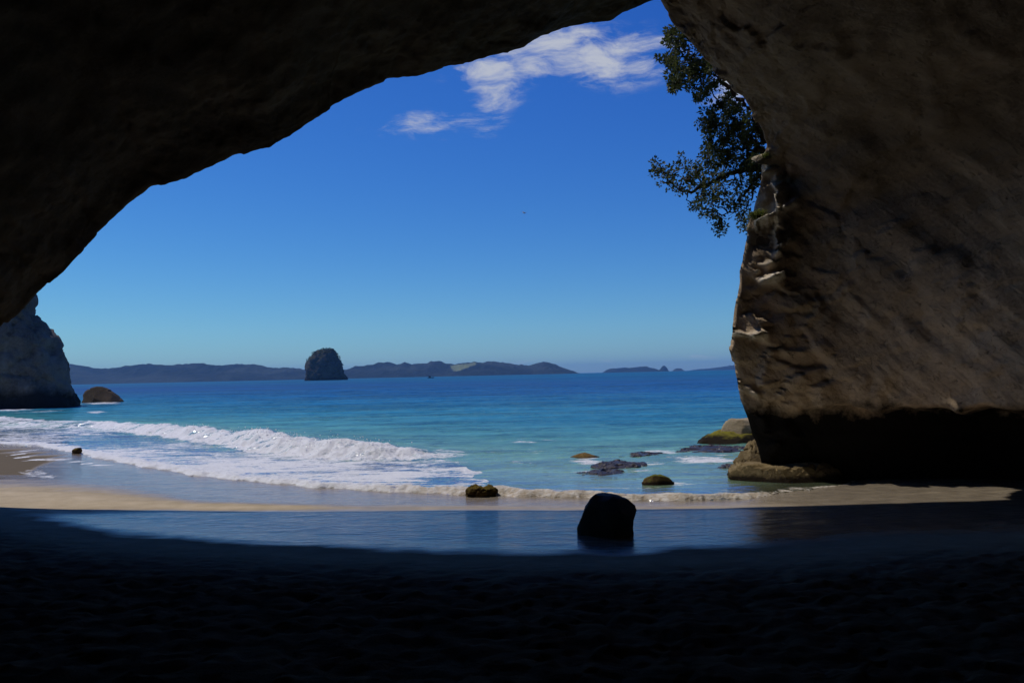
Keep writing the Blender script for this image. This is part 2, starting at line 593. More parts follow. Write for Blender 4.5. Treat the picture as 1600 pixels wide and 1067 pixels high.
# breaker
bh = np.interp(Pc[:, 0], [-60, -33, -22, -18, -12.5, -8, -5.4, -3.5, -2.4, -0.8], [0.05, 0.15, .24, .26, .38, .45, .41, .3, .17, 0.0])
bh = bh * (1 + 0.35 * fbm(np.stack([Pc[:, 0] * 0.7, Pc[:, 1] * 0.2, Pc[:, 0] * 0], 1), 3, 15))
jag = 0.45 * fbm(pc * np.array([0.9, 0.9, 1]), 3, 14)
q = sbc + jag * 0.8
prof = np.where(q > -0.9, sstep(0.15, -0.9, q), np.exp(-((q + 0.9) / 2.2) ** 2))
zb = bh * prof
ffade = sstep(0.3, 1.6, Pc[:, 0] * 0 + np.interp(Pc[:, 0], [-60, -34, -25, -21, -3.0, -1.7, -0.9], [.75, .8, .9, 1.08, 1.1, 0.7, 0.3]))
fb = ffade * sstep(-1.5, -0.85, q) * sstep(0.5, 0.1, q) * 1.15
zc = zc + zb
# swash front
hw = np.interp(Pc[:, 0], [-20, -8, -3, -1, 4.0, 4.9, 6], [.05, .06, .09, .11, .10, .04, .015])
sj = sc + 0.28 * fbm(pc * np.array([1.3, 1.3, 1]), 3, 19)
hw = hw * np.clip(1 + 0.5 * fbm(np.stack([Pc[:, 0] * 0.9, Pc[:, 1] * 0.1, Pc[:, 0] * 0], 1), 3, 67), .35, 1.6)
front = hw * sstep(0.02, -0.22, sj) * (0.2 + 0.8 * np.exp(-np.clip(-sj - 0.2, 0, 50) / 0.55))
zc = zc + front
wband = np.interp(Pc[:, 0], [-20, -8, -2, 0, 4, 5, 6.3], [.9, .75, .6, .42, .36, .2, .1])
ff = sstep(0.1, 0.0, sj) * np.exp(-np.clip(-sj - wband * 0.5, 0, 50) / (0.45 * wband)) * np.interp(Pc[:, 0], [-3, 4.2, 5.2, 6.5], [1.0, .82, .55, .45])
fo = np.maximum(fb, ff)
in1 = inpoly(Pc + 0.5 * np.stack([fbm(pc * 0.8, 3, 51), fbm(pc * 0.8, 3, 52)], 1), P1).astype(float)


def blob(px, py, rx, ry, amp):
    c = ground(px, py)[:2]
    d = np.hypot(*c)
    ax = rx * d / FP
    ay = ry * d * d / (HC * FP)
    th = math.atan2(c[0], c[1])
    dx, dy = Pc[:, 0] - c[0], Pc[:, 1] - c[1]
    e1 = (dx * math.cos(th) - dy * math.sin(th)) / ax
    e2 = (dx * math.sin(th) + dy * math.cos(th)) / ay
    return amp * np.exp(-(e1 ** 2 + e2 ** 2))


d1 = 0.52 * in1
for b in [(190, 686, 130, 9, -.42), (330, 703, 60, 5, -.30), (60, 664, 70, 5, .08), (30, 674, 50, 3, -.2), (440, 730, 110, 8, .16), (560, 748, 120, 10, .22), (330, 728, 110, 10, .2), (60, 690, 80, 5, .25),
          (690, 752, 40, 7, -.34), (735, 735, 18, 8, .2), (600, 728, 80, 6, -.1), (640, 745, 60, 6, .15), (70, 650, 80, 4, .25), (150, 712, 80, 6, .25)]:
    d1 = d1 + blob(*b) * in1
fo = np.maximum(fo, d1)
for b in [(915, 721, 26, 5, .95), (1040, 706, 34, 4, .8), (1090, 719, 62, 6, .85), (1010, 724, 40, 4, .55), (930, 737, 55, 5, .48), (1000, 736, 30, 4, .42), (1130, 711, 20, 4, .4), (1262, 767, 36, 3, .62),
          (830, 690, 70, 2.5, .5), (835, 706, 45, 5, .36), (815, 722, 30, 5, .42), (880, 712, 30, 3, .3), (990, 765, 80, 4, .40), (1130, 768, 70, 4, .42), (1180, 752, 60, 6, .34), (870, 746, 60, 6, .3),
          (1050, 757, 36, 3.5, .62), (15, 640, 30, 2.0, 1.0), (150, 644, 14, 2, .8), (65, 643, 40, 1.5, .5), (118, 706, 14, 3, .9), (160, 630, 32, 1.2, .7), (790, 706, 50, 7, .26), (700, 712, 40, 5, .6), (720, 725, 25, 6, .45)]:
    fo = np.maximum(fo, blob(*b[:4], b[4] * 0.88))
fo = fo * sstep(0.12, 0.0, sj)
lump = fbm(pc * np.array([5.0, 5.0, 1]), 4, 61)
lumpb = fbm(pc * np.array([2.2, 2.2, 1]), 4, 62)
zc = zc + np.clip(fb, 0, 1) * (0.075 * lumpb + 0.045 * lump + 0.03 * fbm(pc * 11, 3, 66)) + np.clip(ff, 0, 1) * (0.022 * lumpb + 0.016 * lump + .012 * fbm(pc * 13, 2, 63)) + 0.012 * in1 * lump
zc = np.where(sj > 0.03, -0.30, zc)
zz[cl] = zc
foam[cl] = fo
zz[~cl] = 0.0
V = np.column_stack([P, zz])
in1f = np.zeros(len(P)); in1f[cl] = in1 * sstep(0.0, 1.5, -sbc * 0 + np.abs(sbc))
la = np.log(np.clip(a_off + 0.35 * a_off * fbm(p3 * np.array([0.012, 0.035, 1]), 3, 71), 0.3, 1e9))
keys = np.log(np.array([0.3, 3, 7, 13, 22, 40, 75, 130, 220, 450, 1500, 9000.]))
cols = np.array([(.30, .37, .22), (.25, .40, .25), (.18, .38, .27), (.085, .285, .265), (.024, .18, .26), (.010, .125, .25), (.005, .075, .225), (.004, .062, .21), (.005, .085, .225), (.006, .105, .23), (.006, .11, .23), (.007, .115, .235)])
wc = np.stack([np.interp(la, keys, cols[:, k]) for k in range(3)], 1)
wc = wc + (np.array([.17, .20, .27]) - wc) * (0.75 * in1f)[:, None]      # sandy backwash with the lavender sky reflection painted in
opac = 1 - np.exp(-a_off * 0.06 * 4.2) * 1.0
opac = np.clip(opac, 0.12, 1)
farr = sstep(np.log(40), np.log(900), np.log(R))
sandy = np.clip(np.exp(-((sj if False else s) / 0.7) ** 2), 0, 1) * np.interp(P[:, 0], [-4, -1, 4.5], [0, 1, 1])

t = NT('sea_water')
Pw = t.coord()
afm = t.attr('foam').outputs['Fac']
acol = t.attr('water').outputs['Color']
aop = t.attr('opac').outputs['Fac']
afar = t.attr('far').outputs['Fac']
asd = t.attr('sandy').outputs['Fac']
n1 = t.noise(t.mapped(Pw, (0.7, 1.7, 1)), 2.2, 5, 0.62, 0.3)
n2 = t.noise(t.mapped(Pw, (0.16, 0.5, 1)), 1.0, 6, 0.65, 0.2)
n3 = t.noise(t.mapped(Pw, (0.02, 0.09, 1)), 1.0, 7, 0.7, 0.2)
patch = t.noise(t.mapped(Pw, (0.003, 0.016, 1)), 1.0, 5, 0.6)
dk = t.math('MULTIPLY', t.rng(n2, 0.35, 0.68, 0.62, 1.34), t.rng(n3, 0.33, 0.68, 0.68, 1.32))
dk = t.math('MULTIPLY', dk, t.rng(patch, 0.35, 0.65, 0.85, 1.15))
vm = t.n('ShaderNodeVectorMath', operation='SCALE')
t.put(vm, 0, acol); t.put(vm, 'Scale', dk)
nb = t.bump(n1, 0.55, 0.05)
nb = t.bump(n2, 0.65, 0.25, nb)
nb = t.bump(n3, 0.45, 0.9, nb)
fr0 = t.n('ShaderNodeFresnel', {'IOR': 1.33})
t.put(fr0, 'Normal', nb)
dif = t.n('ShaderNodeBsdfDiffuse')
t.put(dif, 'Color', vm.outputs[0]); t.put(dif, 'Normal', nb)
gls = t.n('ShaderNodeBsdfGlossy')
t.put(gls, 'Roughness', t.rng(afar, 0, 1, 0.06, 0.3)); t.put(gls, 'Normal', nb)
# short steep ripples keep the mean reflectance of open water well below a mirror's
wm0 = t.n('ShaderNodeMixShader')
t.put(wm0, 0, t.math('MULTIPLY', fr0.outputs[0], t.rng(afar, 0, 1, 0.34, 0.10))); t.put(wm0, 1, dif.outputs[0]); t.put(wm0, 2, gls.outputs[0])
water = wm0.outputs[0]
tr = t.n('ShaderNodeBsdfTransparent', {'Color': (0.86, 0.95, 0.93)})
gl = t.n('ShaderNodeBsdfGlossy', {'Roughness': 0.05})
t.put(gl, 'Normal', nb)
fr = t.n('ShaderNodeFresnel', {'IOR': 1.33})
t.put(fr, 'Normal', nb)
film = t.n('ShaderNodeMixShader')
t.put(film, 0, fr); t.put(film, 1, tr); t.put(film, 2, gl)
wmix = t.n('ShaderNodeMixShader')
t.put(wmix, 0, aop); t.put(wmix, 1, film.outputs[0]); t.put(wmix, 2, water)
f1 = t.noise(t.mapped(Pw, (0.55, 1.8, 1.2), (0, 0, 0.12)), 1.5, 9, 0.68, 0.7)
f2 = t.noise(t.mapped(Pw, (1, 1.5, 1)), 9, 6, 0.7, 0.3)
fsum = t.math('ADD', t.math('MULTIPLY', t.math('SUBTRACT', f1, 0.5), 2.3), t.math('MULTIPLY', t.math('SUBTRACT', f2, 0.5), 0.75))
fm = t.rng(t.math('ADD', afm, fsum), 0.40, 0.66)
fm = t.math('MULTIPLY', fm, t.rng(afm, 0.10, 0.30))
fcol = t.mix(t.rng(f2, 0.3, 0.7), (0.62, 0.62, 0.62), (0.80, 0.80, 0.80))
fcol = t.mix(t.math('MULTIPLY', asd, t.rng(f2, 0.35, 0.62, 1.0, 0.4)), fcol, (0.42, 0.33, 0.22))
fbmp = t.bump(f2, 0.9, 0.06)
fsh = t.pbr(fcol, 0.75, 0.3, fbmp)
fin = t.n('ShaderNodeMixShader')
t.put(fin, 0, fm); t.put(fin, 1, wmix.outputs[0]); t.put(fin, 2, fsh)
SEA = t.done(fin.outputs[0])
sea = mesh_obj('sea', V, grid_faces(len(rr), len(az1), flip=True), SEA,
               attrs={'foam': foam, 'opac': opac, 'far': farr, 'sandy': sandy}, colors={'water': wc})
tag(sea, kind='structure')

# spray thrown up along the breaking crests
g = np.random.default_rng(31)
base = V[(foam > 0.75) & (R < 60) & (R > 12)]
wgt = np.clip(base[:, 2] - 0.18, 0.0, 1) + 1e-5
idx = g.choice(len(base), 350, p=wgt / wgt.sum())
c0 = base[idx] + g.normal(size=(len(idx), 3)) * np.array([0.16, 0.16, 0.03])
c0[:, 2] += np.abs(g.normal(size=len(idx))) * (0.02 + 0.14 * np.clip(base[idx, 2], 0, .6))
sz = g.uniform(0.006, 0.017, len(idx)) * np.clip(np.hypot(c0[:, 0], c0[:, 1]) / 24, .6, 1.2)
tet = np.array([[1, 1, 1], [1, -1, -1], [-1, 1, -1], [-1, -1, 1.0]])
sv = (c0[:, None, :] + tet[None] * sz[:, None, None] * g.uniform(.5, 1.3, (len(idx), 4, 1))).reshape(-1, 3)
sf = (np.arange(len(idx))[:, None, None] * 4 + np.array([[0, 1, 2], [0, 3, 1], [0, 2, 3], [1, 3, 2]])[None]).reshape(-1, 3)
t = NT('spray_white')
spray = mesh_obj('sea_spray', sv, sf, t.done(t.pbr((0.8, 0.8, 0.8), 0.6, 0.3)), smooth=False)
tag(spray, kind='stuff')

# ------------------------------------------------------------------ the rock arch
LIP = [(-260, 860, 15.0), (-215, 760, 15.0), (-160, 690, 15.0), (-95, 612, 15.0), (-42, 556, 15.0), (0, 515, 15.0), (55, 463, 15.0), (110, 410, 15.0), (170, 350, 15.0), (205, 318, 15.0), (236, 294, 15.0),
       (285, 280, 15.0), (330, 262, 15.05), (375, 242, 15.1), (420, 232, 15.1), (470, 200, 15.1), (525, 163, 15.1), (565, 143, 15.15), (605, 126, 15.2), (650, 121, 15.2), (705, 104, 15.2),
       (735, 102, 15.25), (770, 88, 15.3), (820, 75, 15.3), (845, 56, 15.35), (880, 45, 15.4), (920, 37, 15.4), (955, 32, 15.4), (972, 18, 15.4), (1000, 8, 15.45), (1022, 1, 15.5),
       (1029, -3, 15.5), (1036, 8, 15.55), (1047, 28, 15.6), (1057, 42, 15.65), (1082, 69, 15.7), (1101, 90, 15.8), (1121, 109, 15.9), (1141, 131, 16.0), (1161, 156, 16.1), (1178, 180, 16.2),
       (1191, 204, 16.3), (1197, 228, 16.5), (1193, 258, 16.7), (1187, 290, 16.8), (1178, 330, 16.8), (1166, 362, 16.8), (1159, 398, 16.75), (1154, 440, 16.7), (1149, 478, 16.7), (1143, 515, 16.7), (1141, 545, 16.7),
       (1147, 578, 16.7), (1152, 602, 16.7), (1157, 626, 16.7), (1166, 646, 16.7), (1173, 666, 16.7), (1184, 690, 16.7), (1190, 715, 16.7), (1195, 750, 16.7), (1200, 820, 16.7)]
LIP = np.array(LIP, float)
L3 = at(LIP[:, 0], LIP[:, 1], LIP[:, 2])
seg = np.r_[0, np.cumsum(np.linalg.norm(np.diff(L3, axis=0), axis=1))]
NS = 760
su = np.linspace(0, seg[-1], NS)


def along(vals): return np.interp(su, seg, vals)


Lp = np.stack([along(L3[:, k]) for k in range(3)], 1)
lpx, lpy = along(LIP[:, 0]), along(LIP[:, 1])
_t = np.gradient(Lp, axis=0)
_n = np.stack([-_t[:, 2], 0 * su, _t[:, 0]], 1)
_n /= np.linalg.norm(_n, axis=1, keepdims=True) + 1e-9
_q = np.stack([su, su * 0, su * 0], 1)
chip = 0.035 * fbm(_q * 1.3, 3, 501) + 0.02 * fbm(_q * 5, 3, 502) + 0.05 * facets(_q * 1.1 + np.array([0, .5, .5]), 503, 0.8)[0]
Lp = Lp + _n * chip[:, None]
notch = seg[31]
wr = sstep(-0.2, 0.9, su - notch)                       # 0 on the vault, 1 on the right-hand wall
cx = -3.5
ang = np.arctan2(np.clip(Lp[:, 2], -0.6, 99), Lp[:, 0] - cx)
ang = np.where(ang < -1.5, ang + 2 * np.pi, ang)


def arch(hw, h, y, x0=0.0):
    c, s_ = np.cos(ang), np.sin(ang)
    return np.stack([x0 + hw * np.sign(c) * np.abs(c) ** 0.8, np.full(NS, y), h * np.sign(s_) * np.abs(s_) ** 0.9], 1)


Mr = arch(11.8, 11.5, 7.5)
Nr = arch(12.5, 11.0, -2)
Kr = arch(10.5, 9.0, -14)
Cp = np.tile(np.array([[0, -19, 3.0]]), (NS, 1)) + 0.15 * (Kr - np.array([[0, -14, 3.0]]))
out2 = np.array([0.62, 0.78, 0])
Pr = Lp + 0.48 * (Mr - Lp)
bul = wr * sstep(8.5, 5.0, Lp[:, 2])
Pr = Pr + bul[:, None] * out2 * 1.75
# ridge between the seaward end of the pier and the long wall
ry = np.array([-20, 100, 204, 250, 330, 380, 450, 520, 600, 646, 700, 820.])
rx = np.array([1060, 1130, 1206, 1222, 1246, 1236, 1248, 1264, 1278, 1290, 1290, 1290.])
rpx = np.interp(lpy, ry, rx)
rd = np.interp(lpy, ry, [15.3, 15.6, 16.0, 16.3, 16.45, 16.45, 16.4, 16.35, 16.3, 16.3, 16.3, 16.3])
Rw = at(rpx, lpy + 4, rd)
Rv = Lp + 0.10 * (Pr - Lp) + np.array([0, 0, 0.12])
Rr = Rv + (Rw - Rv) * wr[:, None]
ctr = [Lp, Rr, Pr, Mr, Nr, Kr, Cp]
kn = np.array([0, 0.9, 4.5, 9.5, 18, 28, 35.0])
tv = np.concatenate([np.linspace(0, 2.2, 46)[:-1], np.linspace(2.2, 9.5, 84)[:-1], np.linspace(9.5, 35, 60)])


def hermite(ctr, kn, tv):
    ctr = np.array(ctr)
    n = len(kn)
    dl = np.diff(ctr, axis=0) / np.diff(kn)[:, None, None]
    m = np.empty_like(ctr)
    m[0], m[-1] = dl[0], dl[-1]
    for k in range(1, n - 1):
        h0, h1 = kn[k] - kn[k - 1], kn[k + 1] - kn[k]
        m[k] = (dl[k - 1] * h1 + dl[k] * h0) / (h0 + h1)
    res = []
    for x in tv:
        k = min(max(np.searchsorted(kn, x) - 1, 0), n - 2)
        h = kn[k + 1] - kn[k]
        u = (x - kn[k]) / h
        res.append((2 * u ** 3 - 3 * u ** 2 + 1) * ctr[k] + (u ** 3 - 2 * u ** 2 + u) * h * m[k] + (-2 * u ** 3 + 3 * u ** 2) * ctr[k + 1] + (u ** 3 - u ** 2) * h * m[k + 1])
    return np.array(res)


S = hermite(ctr, kn, tv)                                # rows along the cave, columns along the rim
dT = np.gradient(S, axis=0)
dS = np.gradient(S, axis=1)
N = np.cross(dS, dT)
N /= np.linalg.norm(N, axis=2, keepdims=True) + 1e-9
cen = np.array([0, 4, 2.5])
N *= np.where(((cen - S) * N).sum(2, keepdims=True) > 0, 1, -1)   # towards the inside
tt = tv[:, None] * np.ones((1, NS))
ramp = sstep(0, 1.2, tt)
flat = S.reshape(-1, 3)
# slanting beds: long along the down-right direction of the wall
ax1 = np.array([0.52, -0.45, -0.73]); ax1 /= np.linalg.norm(ax1)
ax2 = np.array([0.7, -0.2, 0.6]); ax2 -= ax2 @ ax1 * ax1; ax2 /= np.linalg.norm(ax2)
ax3 = np.cross(ax1, ax2)
bed = np.stack([flat @ ax1 * 0.18, flat @ ax2 * 0.9, flat @ ax3 * 0.5], 1)
dis = (0.18 * fbm(flat * 0.3, 2, 81) + 0.09 * fbm(bed, 5, 82) + 0.025 * ridged(bed * 2.3, 3, 84) + 0.025 * fbm(flat * 2.1, 4, 83)).reshape(S.shape[:2])
small = (0.035 * fbm(flat * 2.6, 5, 85) + 0.012 * ridged(flat * 1.7, 3, 86)).reshape(S.shape[:2])
fw = flat + 0.3 * np.stack([fbm(flat * 1.1, 3, 600 + k) for k in range(3)], 1)
fh, fe = facets(fw * np.array([0.75, 0.75, 0.75]), 611, 0.7)
fh2, fe2 = facets(fw * 2.4, 612, 0.7)
pier_end = (sstep(1.4, 0.7, tt) * wr[None, :])
brk = (fh * 0.065 + fh2 * 0.03 - 0.02 * sstep(0.05, 0.0, fe)).reshape(S.shape[:2])
brk_end = (facets(fw * np.array([1.6, 1.6, 2.4]), 613, 0.9)[0] * 0.11 + facets(fw * 4.5, 614, 0.9)[0] * 0.04).reshape(S.shape[:2])
D = ramp * dis + sstep(0, 0.12, tt) * small + sstep(0.05, 0.5, tt) * (brk * (1 - 0.45 * (1 - wr))[None, :] * (1 - pier_end)) + sstep(0, 0.25, tt) * pier_end * brk_end
# sunlit ribs and ledges on the seaward end of the pier (real relief)
QX, QY = project(flat)
Q = np.stack([QX, QY], 1)
rib = np.zeros(len(flat))
for pts, wdt, hgt in [([(1203, 250), (1212, 275), (1222, 300), (1222, 330), (1205, 346), (1188, 352)], 6, .32), ([(1240, 316), (1226, 326), (1216, 342), (1218, 352)], 5, .28),
                      ([(1242, 374), (1226, 386), (1206, 412), (1190, 420)], 6, .30), ([(1216, 432), (1192, 444), (1168, 458), (1156, 462)], 7, .34), ([(1213, 350), (1214, 372), (1216, 392)], 4, .12),
                      ([(1145, 520), (1165, 528), (1190, 524)], 6, .2), ([(1155, 602), (1180, 612)], 6, .2)]:
    dline = sdist(Q, np.array(pts, float))
    m0, m1 = np.array(pts, float).min(0) - 8, np.array(pts, float).max(0) + 8
    box = (Q[:, 0] > m0[0]) & (Q[:, 0] < m1[0]) & (Q[:, 1] > m0[1]) & (Q[:, 1] < m1[1])
    rib = np.maximum(rib, hgt * np.exp(-(dline / wdt) ** 2) * box * (1 + 0.5 * perlin(flat * 6, 4)))
rib = 0.75 * rib.reshape(S.shape[:2]) * (tt < 6) * wr[None, :] * np.clip(1 + 2.5 * brk_end / 0.1, 0.1, 2)
lit_tint = np.clip(rib / 0.16, 0, 1)  # mask of the sunlight painted along the ribs
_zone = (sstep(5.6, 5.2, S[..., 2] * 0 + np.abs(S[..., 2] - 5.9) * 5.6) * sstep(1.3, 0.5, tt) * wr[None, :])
lit_tint = np.maximum(lit_tint, _zone * sstep(-0.15, 0.35, fbm(S.reshape(-1, 3) * 2.2, 4, 640).reshape(S.shape[:2])) * 0.8)  # patchy painted sunlight on the upper pier end
S = S + N * (D + rib)[..., None]
# wave-cut notch at the foot of the wall
flat = S.reshape(-1, 3)
wz = fbm(flat * np.array([1.3, 1.3, 0.5]), 5, 91).reshape(S.shape[:2]) * 0.20
cut = sstep(1.50, 1.28, S[..., 2] + wz) * wr[None, :] * sstep(0.3, 1.6, tt)
S = S + cut[..., None] * np.array([0.75, 0.95, 0]) * 1.35
# outside of the rock: face above the rim, running back over the cave
od = Lp - np.array([-1.0, 0, 1.5]); od[:, 1] = 0
od /= np.linalg.norm(od, axis=1, keepdims=True)
od[:, 2] = np.where(od[:, 2] < 0.0, od[:, 2] * 0.2, od[:, 2])
rows = [(0.25, 0.05), (0.8, -0.02), (2.0, -0.2), (5, -0.7), (11, -1.8), (20, -5), (30, -14), (32, -38)]
O = []
for (a, y) in rows:
    q = Lp + od * a + np.array([0, y, 0])
    q = q + np.stack([fbm(q * 0.7, 3, 101), np.abs(fbm(q * 0.7, 3, 102)) * -1, fbm(q * 0.7, 3, 103)], 1) * min(0.35, a * 0.12)
    O.append(q)
S2 = np.concatenate([np.array(O[::-1]), S], 0)
nr = S2.shape[0]
FR = np.concatenate([np.zeros((len(rows), NS)), lit_tint], 0)

ARCH = rock_material('arch_sandstone', (0.24, 0.175, 0.12), (0.52, 0.385, 0.255), (0.72, 0.56, 0.38), 1.1, (0.2, 1.2, 1.2), (0.52, -0.45, -0.73), tide=(1.5, 0.32), bump=0.10, tide_col=(0.016, 0.014, 0.012), upper_shade=(2.6, 6.5, (0.06, 0.048, 0.034)), lit_tint=(0.72, 0.65, 0.52))
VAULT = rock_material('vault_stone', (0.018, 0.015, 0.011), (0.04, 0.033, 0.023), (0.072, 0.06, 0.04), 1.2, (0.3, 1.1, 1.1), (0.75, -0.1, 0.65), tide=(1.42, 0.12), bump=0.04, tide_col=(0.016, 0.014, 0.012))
arch_root = empty('rock_arch', (0, 15, 0))
tag(arch_root, 'dark sandstone sea arch vaulting over the sand and framing the bay', 'rock arch')
bpy.context.view_layer.update()
half = int(np.searchsorted(su, notch))


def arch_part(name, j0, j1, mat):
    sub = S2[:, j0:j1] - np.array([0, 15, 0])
    return mesh_obj(name, sub.reshape(-1, 3), grid_faces(nr, j1 - j0), mat, arch_root, attrs={'lit_tint': FR[:, j0:j1].ravel()})


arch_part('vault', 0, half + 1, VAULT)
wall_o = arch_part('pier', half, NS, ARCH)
wall_o['label'] = 'massive brown streaked pier with a dark undercut foot'


# ------------------------------------------------------------------ free-standing rocks as stacked rings
def ring_rock(name, trace, D, depth_ratio, mat, parent=None, na=96, nz=60, amp=0.08, fs=1.5, seed=0, power=2.4, facet=0.0, cuts=0, below=0.3, yoff=0.0, lean=0.0, origin=None):
    """trace: rows of (py, px_left, px_right) from the foot up, seen at distance D"""
    tr = np.array(trace, float)
    a = at(tr[:, 1], tr[:, 0], np.full(len(tr), D))
    b = at(tr[:, 2], tr[:, 0], np.full(len(tr), D))
    zc = (a[:, 2] + b[:, 2]) / 2
    xl, xr = a[:, 0], b[:, 0]
    zc = np.r_[zc[0] - below, zc]
    xl = np.r_[xl[0], xl]; xr = np.r_[xr[0], xr]
    par = np.r_[0, np.cumsum(np.hypot(np.diff(zc), np.diff((xr - xl) / 2)))]
    u = np.linspace(0, par[-1], nz)
    Z, XL, XR = np.interp(u, par, zc), np.interp(u, par, xl), np.interp(u, par, xr)
    th = np.linspace(0, 2 * np.pi, na, endpoint=False)
    c, s_ = np.cos(th), np.sin(th)
    c = np.sign(c) * np.abs(c) ** (2 / power); s_ = np.sign(s_) * np.abs(s_) ** (2 / power)
    hw = (XR - XL) / 2
    HWm = hw.max()
    ryy = (0.35 * HWm + 0.65 * hw) * depth_ratio * np.clip(hw / (0.25 * HWm), 0, 1)
    V = np.stack([(XL + XR)[:, None] / 2 + hw[:, None] * c, D + yoff + lean * (Z - Z[0])[:, None] + ryy[:, None] * s_, Z[:, None] + 0 * c], 2)
    V[..., 0] += (V[..., 1] - D) * ((XL + XR) / 2 / D)[:, None]
    dT, dS = np.gradient(V, axis=0), (np.roll(V, -1, 1) - np.roll(V, 1, 1)) / 2
    N = np.cross(dS, dT)
    N /= np.linalg.norm(N, axis=2, keepdims=True) + 1e-9
    p = V.reshape(-1, 3)
    d = amp * fbm(p * fs, 5, seed) + amp * 0.5 * ridged(p * fs * 1.7, 3, seed + 9) - amp * 0.45
    if facet:
        fh, fe = facets(p * fs + 0.25 * np.stack([fbm(p * fs * 1.5, 2, seed + k) for k in (1, 2, 3)], 1), seed)
        d = d + facet * fh - facet * 0.5 * sstep(0.10, 0.0, fe)
    V = V + N * d.reshape(V.shape[:2])[..., None]
    if cuts:                                            # split faces: flat planes shear off the bulging sides
        gc = np.random.default_rng(seed)
        ctr_ = V.reshape(-1, 3).mean(0)
        for _ in range(cuts):
            n_ = np.array([gc.uniform(-.75, .75), gc.uniform(-1, -.35), gc.uniform(-.15, .75)])
            n_ /= np.linalg.norm(n_)
            h_ = (V - ctr_) @ n_
            lim = h_.max() * gc.uniform(.64, .86)
            V = V - np.clip(h_ - lim, 0, None)[..., None] * n_ * 0.93
    top = V[-1].mean(0) + np.array([0, 0, 0.1 * amp])
    org = np.array(origin) if origin is not None else np.array([(xl[0] + xr[0]) / 2, D + yoff, max(zc[0], -0.3)])
    flat = np.vstack([V.reshape(-1, 3), top[None]]) - org
    F = [tuple(map(int, q)) for q in grid_faces(nz, na, wrap=True)]
    k = nz * na
    F += [((nz - 1) * na + i, (nz - 1) * na + (i + 1) % na, k) for i in range(na)]
    o = mesh_obj(name, flat, F, mat, parent)
    if parent is None:
        o.location = org
    return o


# ledge at the foot of the pier (part of the arch)
LEDGE = rock_material('ledge_stone', (0.10, 0.072, 0.036), (0.20, 0.148, 0.075), (0.30, 0.235, 0.135), 2.2, tide=(0.13, 0.08), bump=0.06, tide_col=(0.026, 0.018, 0.012))
ring_rock('ledge', [(748, 1146, 1312), (743, 1138, 1314), (737, 1137, 1310), (731, 1143, 1300), (727, 1152, 1286), (724, 1164, 1262)], 16.6, 0.85, LEDGE, arch_root,
          na=190, nz=80, amp=0.05, fs=4.0, facet=0.10, cuts=5, seed=140, origin=(0, 15, 0), power=2.1)
ring_rock('knob', [(734, 1142, 1226), (727, 1146, 1222), (720, 1150, 1219), (714, 1156, 1216), (706, 1162, 1213), (698, 1169, 1207), (692, 1175, 1202), (687, 1181, 1196)], 17.1, 0.6, LEDGE, arch_root,
          na=140, nz=70, amp=0.045, fs=4.0, facet=0.09, cuts=6, seed=143, lean=0.35, origin=(0, 15, 0))

BLACK = rock_material('dark_boulder_stone', (0.07, 0.064, 0.056), (0.14, 0.127, 0.11), (0.20, 0.18, 0.155), 2.5, bump=0.03, rough=0.8)
o = ring_rock('boulder', [(848, 907, 982), (838, 902, 990), (825, 902, 989), (812, 906, 990), (797, 912, 995), (792, 914, 993), (786, 918, 986), (779, 922, 975), (774, 926, 965), (772, 929, 958)], 11.1, 0.85, BLACK, na=140, nz=90, seed=156, amp=0.014, fs=2.6, facet=0.02, cuts=9, below=0.15, power=2.8)
tag(o, 'squat black boulder alone on the shining wet sand', 'boulder')
MOSSY = rock_material('mossy_stone', (0.075, 0.05, 0.024), (0.13, 0.085, 0.035), (0.17, 0.12, 0.05), 3.0, bump=0.05, moss=(0.11, 0.115, 0.02), tide=(0.09, 0.05), tide_col=(0.022, 0.014, 0.010))
o = ring_rock('boulder', [(757, 1004, 1052), (753, 1003, 1053), (749, 1006, 1049), (746, 1010, 1044), (743, 1018, 1036), (742, 1022, 1032)], 16.2, 0.8, MOSSY, seed=160, amp=0.02, fs=4, facet=0.025, cuts=4, below=0.2)
tag(o, 'low rounded brown rock with green algae top in clear shallows near shore', 'rock')
BROWN = rock_material('weedy_stone', (0.085, 0.05, 0.02), (0.16, 0.10, 0.03), (0.21, 0.14, 0.05), 3.0, bump=0.05, tide=(0.06, 0.05), tide_col=(0.03, 0.018, 0.012))
o = ring_rock('boulder', [(718, 889, 945), (715, 891, 938), (712, 895, 930), (709, 901, 920), (708, 906, 915)], 21.6, 0.9, BROWN, seed=170, amp=0.02, fs=3, below=0.25)
tag(o, 'low orange-brown rock with white foam washing its near side', 'rock')
